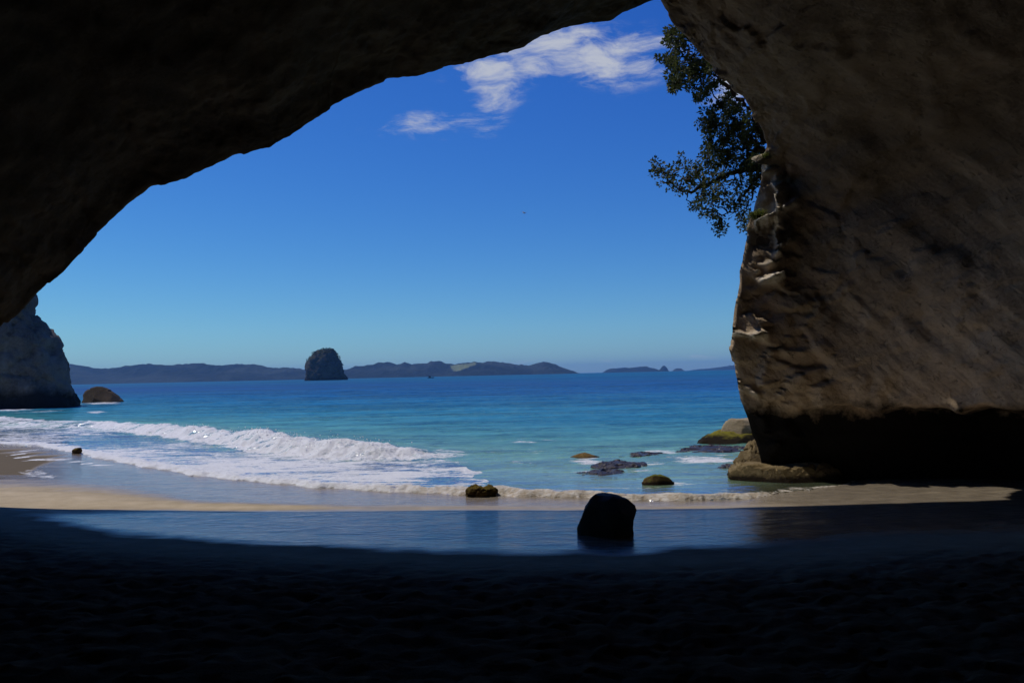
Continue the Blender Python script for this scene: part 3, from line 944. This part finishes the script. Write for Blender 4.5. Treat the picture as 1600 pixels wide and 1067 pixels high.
# big mossy rock with a pale block on it, behind the pier
root = empty('mossy_rock', tuple(at(1140, 690, 25.5) * np.array([1, 1, 0])))
tag(root, 'broad mossy rock carrying a flat pale sandstone cap beside the pier', 'rock')
org = np.array(root.location)
bpy.context.view_layer.update()
ring_rock('base', [(699, 1094, 1215), (695, 1088, 1225), (690, 1089, 1225), (684, 1096, 1222), (678, 1106, 1220), (674, 1116, 1215), (672, 1126, 1210)], 25.5, 0.7, rock_material('green_mossy_stone', (0.06, 0.045, 0.02), (0.10, 0.075, 0.022), (0.14, 0.115, 0.03), 2.0, bump=0.06, moss=(0.19, 0.165, 0.022), tide=(0.25, 0.15), tide_col=(0.02, 0.015, 0.009)), root, seed=180, amp=0.05, fs=2, facet=0.04, cuts=4, origin=org)
ring_rock('cap', [(676, 1124, 1215), (671, 1127, 1216), (664, 1131, 1216), (658, 1135, 1215), (655, 1138, 1212), (654.5, 1142, 1206)], 25.7, 0.55, rock_material('pale_block_stone', (0.20, 0.15, 0.085), (0.30, 0.24, 0.15), (0.36, 0.30, 0.2), 3.0, bump=0.05), root, seed=190, amp=0.035, fs=3, facet=0.03, cuts=5, below=0.05, power=4, origin=org)
# wave-washed reef rocks
REEF = rock_material('wet_reef_stone', (0.026, 0.022, 0.026), (0.045, 0.038, 0.042), (0.07, 0.058, 0.055), 2.5, bump=0.06, rough=0.28)
for (tr, D, lab, sd) in [
    ([(709, 1030, 1150), (705, 1034, 1160), (701, 1048, 1165), (698, 1064, 1150), (697, 1075, 1120)], 23.4, 'long purple-brown reef slab awash just below the mossy rock', 200),
    ([(716, 962, 1062), (712, 966, 1052), (709, 978, 1030), (707.5, 990, 1015)], 21.9, 'dark purple reef hump breaking the surface between two foam patches', 201),
    ([(727, 925, 1010), (724, 934, 1000), (721.5, 948, 985), (720.5, 955, 975)], 19.6, 'flat dark reef rock just behind the foam of the orange-brown rock', 202),
    ([(741, 898, 978), (738, 906, 968), (735.5, 920, 952), (734.7, 930, 945)], 18.1, 'barely exposed purple rock nearest the shore wave', 203),
    ([(733, 1120, 1190), (729, 1124, 1185), (725.5, 1136, 1175), (724, 1145, 1170)], 19.0, 'dark wet rock at the seaward tip of the pier ledge', 204)]:
    tr = [(tr[0][0] - (tr[0][0] - q[0]) * 0.75, q[1], q[2]) for q in tr]
    o = ring_rock('reef_rock', tr, D, 0.9, REEF, seed=sd, amp=0.035, fs=3.2, facet=0.06, below=0.2, na=120, nz=50)
    tag(o, lab, 'rock', 'reef rocks awash off the pier')
WEED = rock_material('weedy_lump_stone', (0.03, 0.018, 0.008), (0.085, 0.055, 0.018), (0.15, 0.105, 0.03), 5.0, bump=0.06, moss=(0.12, 0.085, 0.015))
o = ring_rock('boulder', [(771, 728, 774), (768, 727, 777), (765, 729, 777), (762, 733, 775), (761, 738, 769), (760, 743, 762)], 15.3, 0.7, WEED, seed=210, amp=0.025, fs=7, facet=0.05, below=0.2)
tag(o, 'ragged weed-brown rock standing in the wave front on the sand edge', 'rock')
o = ring_rock('boulder', [(706, 113, 127), (704, 113, 128), (702, 115, 128), (700, 120, 127), (699.5, 123, 126)], 26.5, 0.8, WEED, seed=212, amp=0.03, fs=5, below=0.15, na=40, nz=24)
tag(o, 'tiny dark stone in the foam edge of the wash by the beach corner', 'rock')
# left headland cliff and the rock beside it
PALE = rock_material('pale_cliff_stone', (0.085, 0.066, 0.05), (0.17, 0.138, 0.105), (0.235, 0.195, 0.15), 0.35, (1.0, 1.0, 0.45), tide=(1.7, 0.9), bump=0.25, tide_col=(0.025, 0.022, 0.018))
o = ring_rock('cliff', [(635, -160, 123), (630, -165, 121), (622, -165, 115), (606, -165, 108), (580, -165, 103), (562, -165, 96), (553, -165, 90), (545, -165, 91.5), (536, -165, 89), (526, -165, 80), (516, -165, 72), (506, -165, 66), (498, -165, 61), (496, -165, 54), (489, -165, 56), (478, -165, 58.5),
                        (468, -165, 57), (458, -160, 49), (430, -150, 36), (400, -140, 12), (375, -130, -20), (360, -110, -60)], 86, 0.9, PALE, seed=220, amp=0.35, fs=0.35, facet=0.45, na=160, nz=130, below=1.5, power=2.6)
tag(o, 'tall pale grey sea cliff with a dark foot at the far side of the cove', 'cliff')
o = ring_rock('boulder', [(630, 128, 194), (626, 129, 192), (621, 130, 187), (616, 131, 181), (611, 134, 174), (607, 141, 166), (604.5, 148, 160), (604, 152, 157)], 96, 0.8, rock_material('brown_sea_stone', (0.045, 0.035, 0.025), (0.085, 0.065, 0.045), (0.12, 0.09, 0.06), 0.6, bump=0.2), seed=230, amp=0.15, fs=0.6, facet=0.15, cuts=7, below=0.6)
tag(o, 'dark brown dome rock standing in the sea beside the pale cliff', 'rock')
# the sea stack
STACKM = rock_material('stack_stone', (0.035, 0.034, 0.03), (0.075, 0.066, 0.055), (0.13, 0.11, 0.085), 0.07, bump=2.0, moss=(0.025, 0.032, 0.014), tide=(3.5, 2.0), tide_col=(0.012, 0.011, 0.012))
root = empty('sea_stack', tuple(at(509, 593, 1050) * np.array([1, 1, 0])))
tag(root, 'steep dark rock stack rising alone from the sea before the hills', 'sea stack')
bpy.context.view_layer.update()
org = np.array(root.location)
ring_rock('rock_body', [(594, 476, 543), (592.5, 476.5, 543), (590, 477, 541), (585, 478, 537), (578, 478.5, 535.5), (570, 479, 534.5), (564, 479.5, 532), (560, 482, 529), (556, 486, 527), (552, 491, 525), (549, 496, 523), (547, 501, 521.5), (546, 505, 520.5), (545.6, 509, 519)], 1050, 0.8, STACKM, root, seed=240, amp=1.5, fs=0.09, facet=2.0, na=140, nz=110, below=3, power=2.8, origin=org)


def leaf_cloud(C, rad, n, size, seed, flat=0.5):
    """small bent leaf faces scattered in clumps; C (k,3), rad (k,)"""
    g = np.random.default_rng(seed)
    k = np.repeat(np.arange(len(C)), n)
    d = g.normal(size=(len(k), 3)); d /= np.linalg.norm(d, axis=1, keepdims=True)
    p = C[k] + d * (rad[k] * g.uniform(0.35, 1.0, len(k)) ** 0.7)[:, None]
    ax = d + g.normal(size=d.shape) * 0.7 + np.array([0, 0, 0.3]); ax /= np.linalg.norm(ax, axis=1, keepdims=True)
    sd = np.cross(ax, g.normal(size=d.shape)); sd /= np.linalg.norm(sd, axis=1, keepdims=True)
    nn = np.cross(ax, sd)
    s_ = size * g.uniform(0.65, 1.25, len(k))[:, None]
    v = np.stack([p, p + ax * s_ * .5 + sd * s_ * .26 + nn * s_ * .08, p + ax * s_, p + ax * s_ * .5 - sd * s_ * .26 + nn * s_ * .08], 1)
    return v.reshape(-1, 3), np.arange(len(k) * 4).reshape(-1, 4)


def leaf_material(name, c1, c2, rough=0.45, transl=0.25):
    t = NT(name)
    P = t.coord()
    isl = t.n('ShaderNodeNewGeometry').outputs['Random Per Island']
    col = t.mix(isl, c1, c2)
    col = t.mix(t.math('MULTIPLY', t.math('GREATER_THAN', isl, 0.93), 0.6), col, (0.12, 0.07, 0.03))
    a = t.pbr(col, rough, 0.22)
    tl = t.n('ShaderNodeBsdfTranslucent')
    t.put(tl, 'Color', t.mix(isl, tuple(x * 1.4 for x in c1), tuple(x * 1.4 for x in c2)))
    m = t.n('ShaderNodeMixShader', {0: transl})
    t.put(m, 1, a); t.put(m, 2, tl)
    return t.done(m.outputs[0])


BUSH = leaf_material('bush_leaves', (0.02, 0.028, 0.012), (0.04, 0.052, 0.02))
g = np.random.default_rng(5)
pts = [(482, 562.5), (485, 558.5), (489, 556), (493, 551.5), (497, 549), (501, 547.5), (505, 546), (510, 545.5), (515, 545.5), (519, 546.5), (523, 550.5), (526, 554), (529, 558.5), (531, 563), (507, 547), (512, 547.5), (500, 551), (534, 570), (491, 551)]
C = np.array([at(np.array(a + g.normal() * .5), np.array(b + 0.6), 1050 + g.uniform(-14, 10)) for a, b in pts]) - org
v, f = leaf_cloud(C, np.full(len(C), 2.0), 60, 1.6, 3)
mesh_obj('bushes', v, f, BUSH, root, smooth=False)

# ------------------------------------------------------------------ far hills and islands
t = NT('forest_hills')
P_ = t.coord()
n = t.noise(P_, 0.02, 6, 0.7)
n2_ = t.noise(P_, 0.004, 5, 0.6)
c = t.mix(t.rng(n, 0.35, 0.65), (0.006, 0.009, 0.009), (0.020, 0.026, 0.017))
c = t.mix(t.rng(n2_, 0.47, 0.62, 0, 0.8), c, (0.042, 0.05, 0.04))
fld = t.attr('field').outputs['Fac']
c = t.mix(t.math('MULTIPLY', fld, t.rng(n, 0.3, 0.6, 0.55, 1.0)), c, (0.20, 0.225, 0.10))
HILLS = t.done(t.pbr(c, 0.95, 0.1, t.bump(n, 1.0, 22)))


def ridge(name, pts, D, thick, mat=HILLS, rough=8.0, field=None, seed=0, step=0.8):
    pts = np.array(pts, float)
    px = np.arange(pts[0, 0], pts[-1, 0], step)
    hpy = np.interp(px, pts[:, 0], pts[:, 1])
    crest = at(px, hpy, np.full(len(px), D))
    vv_ = np.linspace(-1, 1, 41)
    out = []
    for v in vv_:
        fall = (1 - abs(v) ** 1.15)
        y = D + v * thick
        x = crest[:, 0]
        q = np.stack([x, np.full(len(px), y), np.zeros(len(px))], 1)
        gul = fbm(q * 0.004, 4, seed) * (1 - fall) * fall * 2.2
        zq = crest[:, 2] * np.clip(fall * (1 + gul), 0, None) + rough * perlin(q * 0.035, seed + 5) * fall ** 0.5 * np.clip(crest[:, 2] / 30, 0, 1)
        out.append(np.stack([x, q[:, 1] + 60 * fbm(q * 0.002, 2, seed + 8) * (1 - abs(v)), np.where(abs(v) == 1, -3.0, zq)], 1))
    out = np.array(out)
    fl = np.zeros(out.shape[:2])
    if field:
        QX, QY = project(out.reshape(-1, 3))
        fl = inpoly(np.stack([QX, QY], 1), np.array(field, float)).reshape(out.shape[:2]).astype(float)
    o_ = np.array([crest[:, 0].mean(), D, 0])
    o = mesh_obj(name, out.reshape(-1, 3) - o_, grid_faces(len(vv_), len(px)), mat, attrs={'field': fl.ravel()})
    o.location = o_
    return o


o = ridge('hills', [(-250, 560), (-100, 562), (60, 566), (103, 570), (115, 569), (135, 572), (152, 575.5), (170, 576), (185, 574), (200, 571), (215, 570), (230, 568), (240, 569.5), (255, 570), (265, 570.5), (275, 568.5), (290, 568.5), (310, 567), (328, 570), (345, 571), (355, 570), (365, 569), (380, 570), (395, 569), (410, 572), (420, 574), (432, 575), (445, 574), (458, 575), (470, 576.5), (490, 580), (515, 579.5), (540, 578),
                    (548, 575), (555, 572.5), (570, 571.5), (580, 569.5), (595, 567), (605, 565.5), (612, 567), (620, 571), (627, 568.5), (634, 567), (645, 569.5), (652, 568), (668, 567.5), (675, 564.5), (687, 564.2), (695, 567), (711, 569.5), (722, 567.5), (735, 566), (744, 565.5), (753, 567.5), (760, 565), (770, 564.3), (790, 567), (800, 568.5), (812, 570.5), (830, 572), (840, 568), (848, 566.3), (858, 567), (866, 569.5), (875, 573), (884, 576.5), (890, 578), (895, 580.5), (898, 583.5)],
          4000, 420, field=[(703, 571), (722, 569), (742, 566.4), (745, 569), (738, 572), (728, 575), (718, 579), (709, 580), (706, 576)], seed=300)
tag(o, kind='structure')
for nm, pts, D, th, lab, sd in [
    ('island', [(943, 582.4), (947, 578), (953, 576), (965, 575.3), (975, 574.2), (985, 574.6), (1000, 572.8), (1010, 572.5), (1015, 574.5), (1022, 575.5), (1029, 578.5), (1033, 580.6)], 5600, 200, 'long low wooded island on the horizon, widest of the three islets', 310),
    ('island', [(1028, 580.3), (1031, 576), (1033.5, 572.8), (1036, 571), (1039.5, 572.5), (1042, 576), (1043.5, 580)], 5300, 60, 'small steep cone islet at the right end of the long low island', 320),
    ('island', [(1051, 579.8), (1054, 576.4), (1058, 575.2), (1064, 575.5), (1069, 579.3)], 5900, 70, 'tiny flat-topped islet between the cone islet and the far headland', 330)]:
    o = ridge(nm, pts, D, th, seed=sd, step=0.3, rough=3)
    tag(o, lab, 'island', 'islets on the horizon')
o = ridge('distant_hills', [(1086, 578.6), (1092, 576.6), (1105, 576), (1120, 574), (1135, 572), (1150, 570), (1180, 568), (1220, 566), (1300, 568), (1360, 572)], 7400, 400, seed=340)
tag(o, kind='structure')

# ------------------------------------------------------------------ boat
def box_mesh(parts):
    V, F = [], []
    for (x0, x1, y0, y1, z0, z1, tp) in parts:
        b = len(V)
        mx_, my = (x0 + x1) / 2, (y0 + y1) / 2
        for z_, k in ((z0, 1.0), (z1, tp)):
            V += [(mx_ + (x0 - mx_) * k, my + (y0 - my) * k, z_), (mx_ + (x1 - mx_) * k, my + (y0 - my) * k, z_), (mx_ + (x1 - mx_) * k, my + (y1 - my) * k, z_), (mx_ + (x0 - mx_) * k, my + (y1 - my) * k, z_)]
        F += [(b + 3, b + 2, b + 1, b), (b + 4, b + 5, b + 6, b + 7), (b, b + 1, b + 5, b + 4), (b + 1, b + 2, b + 6, b + 5), (b + 2, b + 3, b + 7, b + 6), (b + 3, b, b + 4, b + 7)]
    return V, F


def plain(name, c, rough=0.5):
    t = NT(name)
    nn_ = t.noise(t.coord(), 3.0, 4)
    return t.done(t.pbr(t.mix(t.rng(nn_, 0.3, 0.7), c, tuple(x * 0.7 for x in c)), rough, 0.4))


root = empty('boat', tuple(at(673, 590, 1000) * np.array([1, 1, 0])))
tag(root, 'tiny dark boat far out on the water before the wooded shore', 'boat')
Vh, Fh = [], []
nst = 13
for i in range(nst):
    u = i / (nst - 1)
    x = -4 + 8 * u
    wdt = 1.25 * math.sin(math.pi * min(1, (1 - u) * 0.95 + 0.05) ** 0.6) ** 0.6 if u > 0.0 else 1.0
    wdt = 1.25 * (1 - max(0, (u - 0.55) / 0.45) ** 2)
    dk_ = 0.75 + 0.5 * u * u
    Vh += [(x, -wdt, dk_), (x, -wdt * 0.8, 0.15), (x, 0, -0.3), (x, wdt * 0.8, 0.15), (x, wdt, dk_)]
for i in range(nst - 1):
    for j in range(5):
        Fh.append((i * 5 + j, i * 5 + (j + 1) % 5, (i + 1) * 5 + (j + 1) % 5, (i + 1) * 5 + j))
Fh.append((0, 1, 2, 3, 4))
mesh_obj('hull', Vh, Fh, plain('boat_hull_paint', (0.02, 0.025, 0.04)), root, smooth=False)
v, f = box_mesh([(-2.6, 0.2, -0.85, 0.85, 0.78, 2.4, 0.85), (-2.7, 0.3, -0.9, 0.9, 2.4, 2.52, 1.0)])
mesh_obj('cabin', v, f, plain('boat_cabin_paint', (0.03, 0.03, 0.04)), root, smooth=False)

# ------------------------------------------------------------------ gull
bp = at(818.5, 333, 95)
gv, gf = [], []
for i, (x, rr_) in enumerate([(-.22, .012), (-.16, .03), (-.06, .055), (.04, .06), (.12, .045), (.17, .035), (.21, .03), (.25, .008)]):
    for k in range(8):
        a = 2 * math.pi * k / 8
        gv.append((x, rr_ * math.cos(a), rr_ * 0.9 * math.sin(a)))
for i in range(7):
    for k in range(8):
        gf.append((i * 8 + k, i * 8 + (k + 1) % 8, (i + 1) * 8 + (k + 1) % 8, (i + 1) * 8 + k))
gf += [tuple(range(7, -1, -1)), tuple(range(56, 64))]
gull = mesh_obj('gull', gv, gf, plain('gull_plumage', (0.75, 0.75, 0.75), 0.7))
gull.location = bp
gull.rotation_euler = (0.35, 0.15, math.radians(35))
tag(gull, 'small white gull flying alone in the open blue sky', 'bird')
for sg in (-1, 1):
    wv = [(.10, sg * .03, .02), (.13, sg * .22, .12), (.06, sg * .42, .15), (-.06, sg * .56, .10), (-.02, sg * .42, .14), (-.05, sg * .22, .11), (-.08, sg * .03, .02)]
    wv2 = [(a, b, c - 0.012) for a, b, c in wv]
    wf = [(0, 1, 5, 6), (1, 2, 4, 5), (2, 3, 4), (13, 12, 8, 7), (12, 11, 9, 8), (11, 10, 9)] + [(i, (i + 1) % 7, 7 + (i + 1) % 7, 7 + i) for i in range(7)]
    mesh_obj('wing', wv + wv2, wf, plain('gull_wing', (0.30, 0.31, 0.34), 0.7), gull, smooth=False)

# ------------------------------------------------------------------ tree on the outside of the pier
BARK = rock_material('bark', (0.03, 0.024, 0.018), (0.05, 0.04, 0.03), (0.07, 0.06, 0.045), 8, (1, 1, 0.3), bump=0.02)


def tube(pts, r0, r1, n=7):
    pts = [Vector(p) for p in pts]
    V, F = [], []
    m = len(pts)
    for i, p in enumerate(pts):
        d = (pts[min(i + 1, m - 1)] - pts[max(i - 1, 0)]).normalized()
        a = d.orthogonal().normalized()
        b = d.cross(a)
        r_ = r0 + (r1 - r0) * i / (m - 1)
        for k in range(n):
            q = 2 * math.pi * k / n
            V.append(tuple(p + (a * math.cos(q) + b * math.sin(q)) * r_))
    for i in range(m - 1):
        for k in range(n):
            F.append((i * n + k, i * n + (k + 1) % n, (i + 1) * n + (k + 1) % n, (i + 1) * n + k))
    F.append(tuple(range((m - 1) * n, m * n)))
    return V, F


def curve(pxs, sub=6, jit=0.03, seed=0):
    g = np.random.default_rng(seed)
    a = np.array(pxs, float)
    p = at(a[:, 0], a[:, 1], a[:, 2])
    u = np.arange(len(p))
    uu_ = np.linspace(0, len(p) - 1, (len(p) - 1) * sub + 1)
    q = np.stack([np.interp(uu_, u, p[:, k]) for k in range(3)], 1)
    k = np.array([.25, .5, .25])
    for _ in range(3):
        q[1:-1] = k[0] * q[:-2] + k[1] * q[1:-1] + k[2] * q[2:]
    q[1:-1] += g.normal(size=q[1:-1].shape) * jit
    return q


def merge(lst):
    V, F = [], []
    for v, f in lst:
        b = len(V)
        V += list(v)
        F += [tuple(i + b for i in q) for q in f]
    return V, F


TROOT = at(1206, 262, 17.4)
tree = empty('tree', tuple(TROOT))
tag(tree, 'dark leafy coastal tree leaning out over the sea from the pier top', 'tree')
bpy.context.view_layer.update()
limbs = {
    'low': ([(1192, 262, 17.6), (1168, 263, 17.9), (1145, 271, 18.0), (1128, 277, 18.05), (1100, 294, 18.1), (1072, 302, 18.1), (1048, 287, 18.1), (1033, 270, 18.1)], .075, .012),
    'mid': ([(1196, 240, 17.7), (1172, 215, 18.0), (1148, 190, 18.1), (1128, 165, 18.1), (1112, 142, 18.1)], .07, .012),
    'hang': ([(1190, 272, 17.6), (1168, 298, 17.8), (1152, 320, 17.9), (1128, 342, 18.0)], .04, .01),
    'down': ([(1188, 268, 17.5), (1176, 300, 17.5), (1166, 330, 17.5), (1163, 352, 17.5)], .03, .008),
    'high': ([(1196, 225, 17.7), (1175, 175, 17.6), (1142, 140, 17.7), (1115, 118, 17.8), (1090, 95, 17.9), (1068, 75, 18.0), (1052, 58, 18.0)], .07, .012),
    'rim': ([(1120, 112, 17.7), (1100, 82, 17.7), (1075, 60, 17.7), (1052, 48, 17.7)], .04, .01),
    'in': ([(1198, 238, 17.6), (1165, 232, 17.9), (1140, 235, 18.2), (1115, 240, 18.3)], .05, .012),
}
skel = {}
for i, (k, (p, a, b)) in enumerate(limbs.items()):
    skel[k] = curve(p, 6, 0.025, i)
tv_, tf_ = tube(np.vstack([TROOT + np.array([0.25, 0.1, -0.35]), TROOT, skel['low'][0], skel['low'][3]]) - TROOT, .12, .08, 9)
mesh_obj('trunk', tv_, tf_, BARK, tree)

blobs = {
    'upper': [(1048, 55, 14, 14), (1060, 70, 20, 22), (1048, 92, 12, 16), (1055, 110, 14, 16), (1052, 132, 12, 14), (1075, 60, 14, 8), (1080, 95, 18, 14), (1080, 125, 18, 16), (1098, 128, 16, 14), (1095, 150, 10, 8), (1112, 112, 14, 8), (1118, 132, 10, 8), (1070, 108, 20, 12), (1100, 105, 18, 8)],
    'middle': [(1138, 152, 14, 10), (1128, 160, 10, 6), (1112, 186, 14, 14), (1108, 205, 12, 10), (1120, 198, 14, 12), (1140, 185, 16, 8), (1150, 205, 18, 16), (1165, 190, 14, 10), (1150, 165, 14, 8), (1135, 215, 18, 14), (1165, 222, 18, 18), (1180, 215, 14, 12), (1106, 232, 14, 12), (1122, 236, 16, 14), (1145, 240, 18, 14), (1180, 245, 14, 16), (1168, 250, 16, 14), (1105, 250, 10, 8), (1128, 252, 14, 10), (1186, 265, 10, 10), (1180, 285, 9, 8), (1160, 270, 14, 7)],
    'lower': [(1040, 270, 14, 8), (1025, 252, 5, 2), (1060, 250, 8, 3), (1052, 278, 10, 7), (1048, 292, 8, 6), (1072, 262, 12, 9), (1078, 282, 12, 10), (1092, 268, 12, 10), (1102, 285, 14, 13), (1118, 275, 12, 10), (1068, 298, 10, 6), (1100, 305, 14, 12), (1118, 302, 14, 10), (1084, 318, 7, 6), (1096, 328, 9, 7), (1112, 318, 12, 9), (1135, 300, 16, 9), (1150, 290, 14, 7), (1138, 322, 12, 6), (1112, 340, 8, 6), (1124, 348, 10, 8), (1128, 356, 6, 5), (1150, 330, 12, 8), (1162, 318, 12, 6), (1160, 345, 10, 7), (1165, 358, 8, 6), (1172, 338, 8, 6), (1155, 308, 12, 5), (1032, 268, 6, 3), (1125, 290, 12, 6), (1022, 272, 4, 2), (1172, 305, 8, 4)],
}
limb_of = {'upper': ['high', 'rim'], 'middle': ['mid', 'in', 'high'], 'lower': ['low', 'hang', 'down']}
LEAF = leaf_material('tree_leaves', (0.022, 0.034, 0.012), (0.095, 0.11, 0.026), 0.6)
g = np.random.default_rng(77)
for crown, bl in blobs.items():
    Cn, tw = [], []
    cand = np.vstack([skel[k] for k in limb_of[crown]])
    for (bx_, by_, br, cnt) in bl:
        hub = at(np.array(float(bx_)), np.array(float(by_)), 18.0 + g.normal() * 0.25)
        j = np.argmin(np.linalg.norm(cand - hub, axis=1) + g.uniform(0, .25, len(cand)))
        st_ = cand[j]
        md = (st_ + hub) / 2 + g.normal(size=3) * 0.06 + np.array([0, 0, 0.05])
        tw.append(tube([st_, (st_ + md) / 2 + g.normal(size=3) * .02, md, (md + hub) / 2 + g.normal(size=3) * .02, hub], .018, .009, 5))
        for q in range(max(2, int(cnt * 0.8))):
            e = at(np.array(bx_ + g.normal() * br * 0.55), np.array(by_ + g.normal() * br * 0.55), 18.0 + g.normal() * 0.45)
            a0 = hub + g.normal(size=3) * 0.03
            tw.append(tube([a0, (a0 + e) / 2 + g.normal(size=3) * .03, e], .007, .004, 4))
            Cn.append(e)
    v, f = merge(tw)
    mesh_obj('branches', np.array(v) - TROOT, f, BARK, tree)
    Cn = np.array(Cn) - TROOT
    v, f = leaf_cloud(Cn, g.uniform(0.06, 0.115, len(Cn)), (36 if crown != 'lower' else 17), 0.088, int(g.integers(1e6)))
    mesh_obj('crown', v, f, LEAF, tree, smooth=False)
for i, (k, (p, a, b)) in enumerate(limbs.items()):
    v, f = tube(skel[k] - TROOT, a, b, 8)
    mesh_obj('limb', v, f, BARK, tree)


# ------------------------------------------------------------------ grass and fern tufts on the pier edge
def tuft(px, py, Y, n, ln, mat, label, seed):
    g = np.random.default_rng(seed)
    base = at(np.array(float(px)), np.array(float(py)), Y)
    V, F = [], []
    for i in range(n):
        a = g.uniform(0, 2 * math.pi)
        o_ = np.array([g.normal() * .06, g.normal() * .06, g.normal() * .03])
        d = np.array([math.cos(a) * .7 - 0.35, math.sin(a) * .7 - 0.2, g.uniform(.2, 1.0)])
        d /= np.linalg.norm(d)
        l_ = ln * g.uniform(.6, 1.2)
        sd = np.cross(d, [0, 0, 1.0]); sd /= np.linalg.norm(sd) + 1e-6
        p0, b = o_, len(V)
        for q in range(5):
            u = q / 4
            c_ = p0 + d * l_ * u + np.array([0, 0, -0.55 * l_ * u * u])
            w_ = 0.011 * (1 - u) + 0.001
            V += [c_ - sd * w_, c_ + sd * w_]
        for q in range(4):
            F.append((b + q * 2, b + q * 2 + 1, b + q * 2 + 3, b + q * 2 + 2))
    o = mesh_obj('grass_tuft', np.array(V), F, mat, smooth=False)
    o.location = base
    tag(o, label, 'grass tuft', 'green tufts on the pier edge')


GRASS = leaf_material('tuft_blades', (0.07, 0.095, 0.02), (0.14, 0.15, 0.03), 0.5, 0.35)
tuft(1184, 338, 16.55, 260, 0.32, GRASS, 'bright green tuft below the tree on the pale rock rib', 1)
tuft(1196, 248, 16.5, 160, 0.3, GRASS, 'green tuft beside the trunk where tree meets rock', 2)

# ------------------------------------------------------------------ air
t = NT('sea_air')
t.t.nodes.remove(t.out)
t.out = t.t.nodes.new('ShaderNodeOutputMaterial')
pv = t.t.nodes.new('ShaderNodeVolumePrincipled')
pv.inputs['Color'].default_value = (0.20, 0.50, 1.0, 1)
pv.inputs['Density'].default_value = 8.5e-5
pv.inputs['Anisotropy'].default_value = 0.2
t.t.links.new(pv.outputs[0], t.out.inputs['Volume'])
v, f = box_mesh([(-12500, 12500, -120, 12500, -11, 140, 1.0)])
hz = mesh_obj('haze', v, f, t.m, smooth=False)
tag(hz, kind='stuff')

# ------------------------------------------------------------------ render settings
scene.render.engine = 'CYCLES'
cy = scene.cycles
cy.use_denoising = True
cy.max_bounces = 10
cy.diffuse_bounces = 5
cy.glossy_bounces = 4
cy.transmission_bounces = 4
cy.transparent_max_bounces = 8
cy.volume_bounces = 0
cy.sample_clamp_indirect = 8
cy.use_adaptive_sampling = True
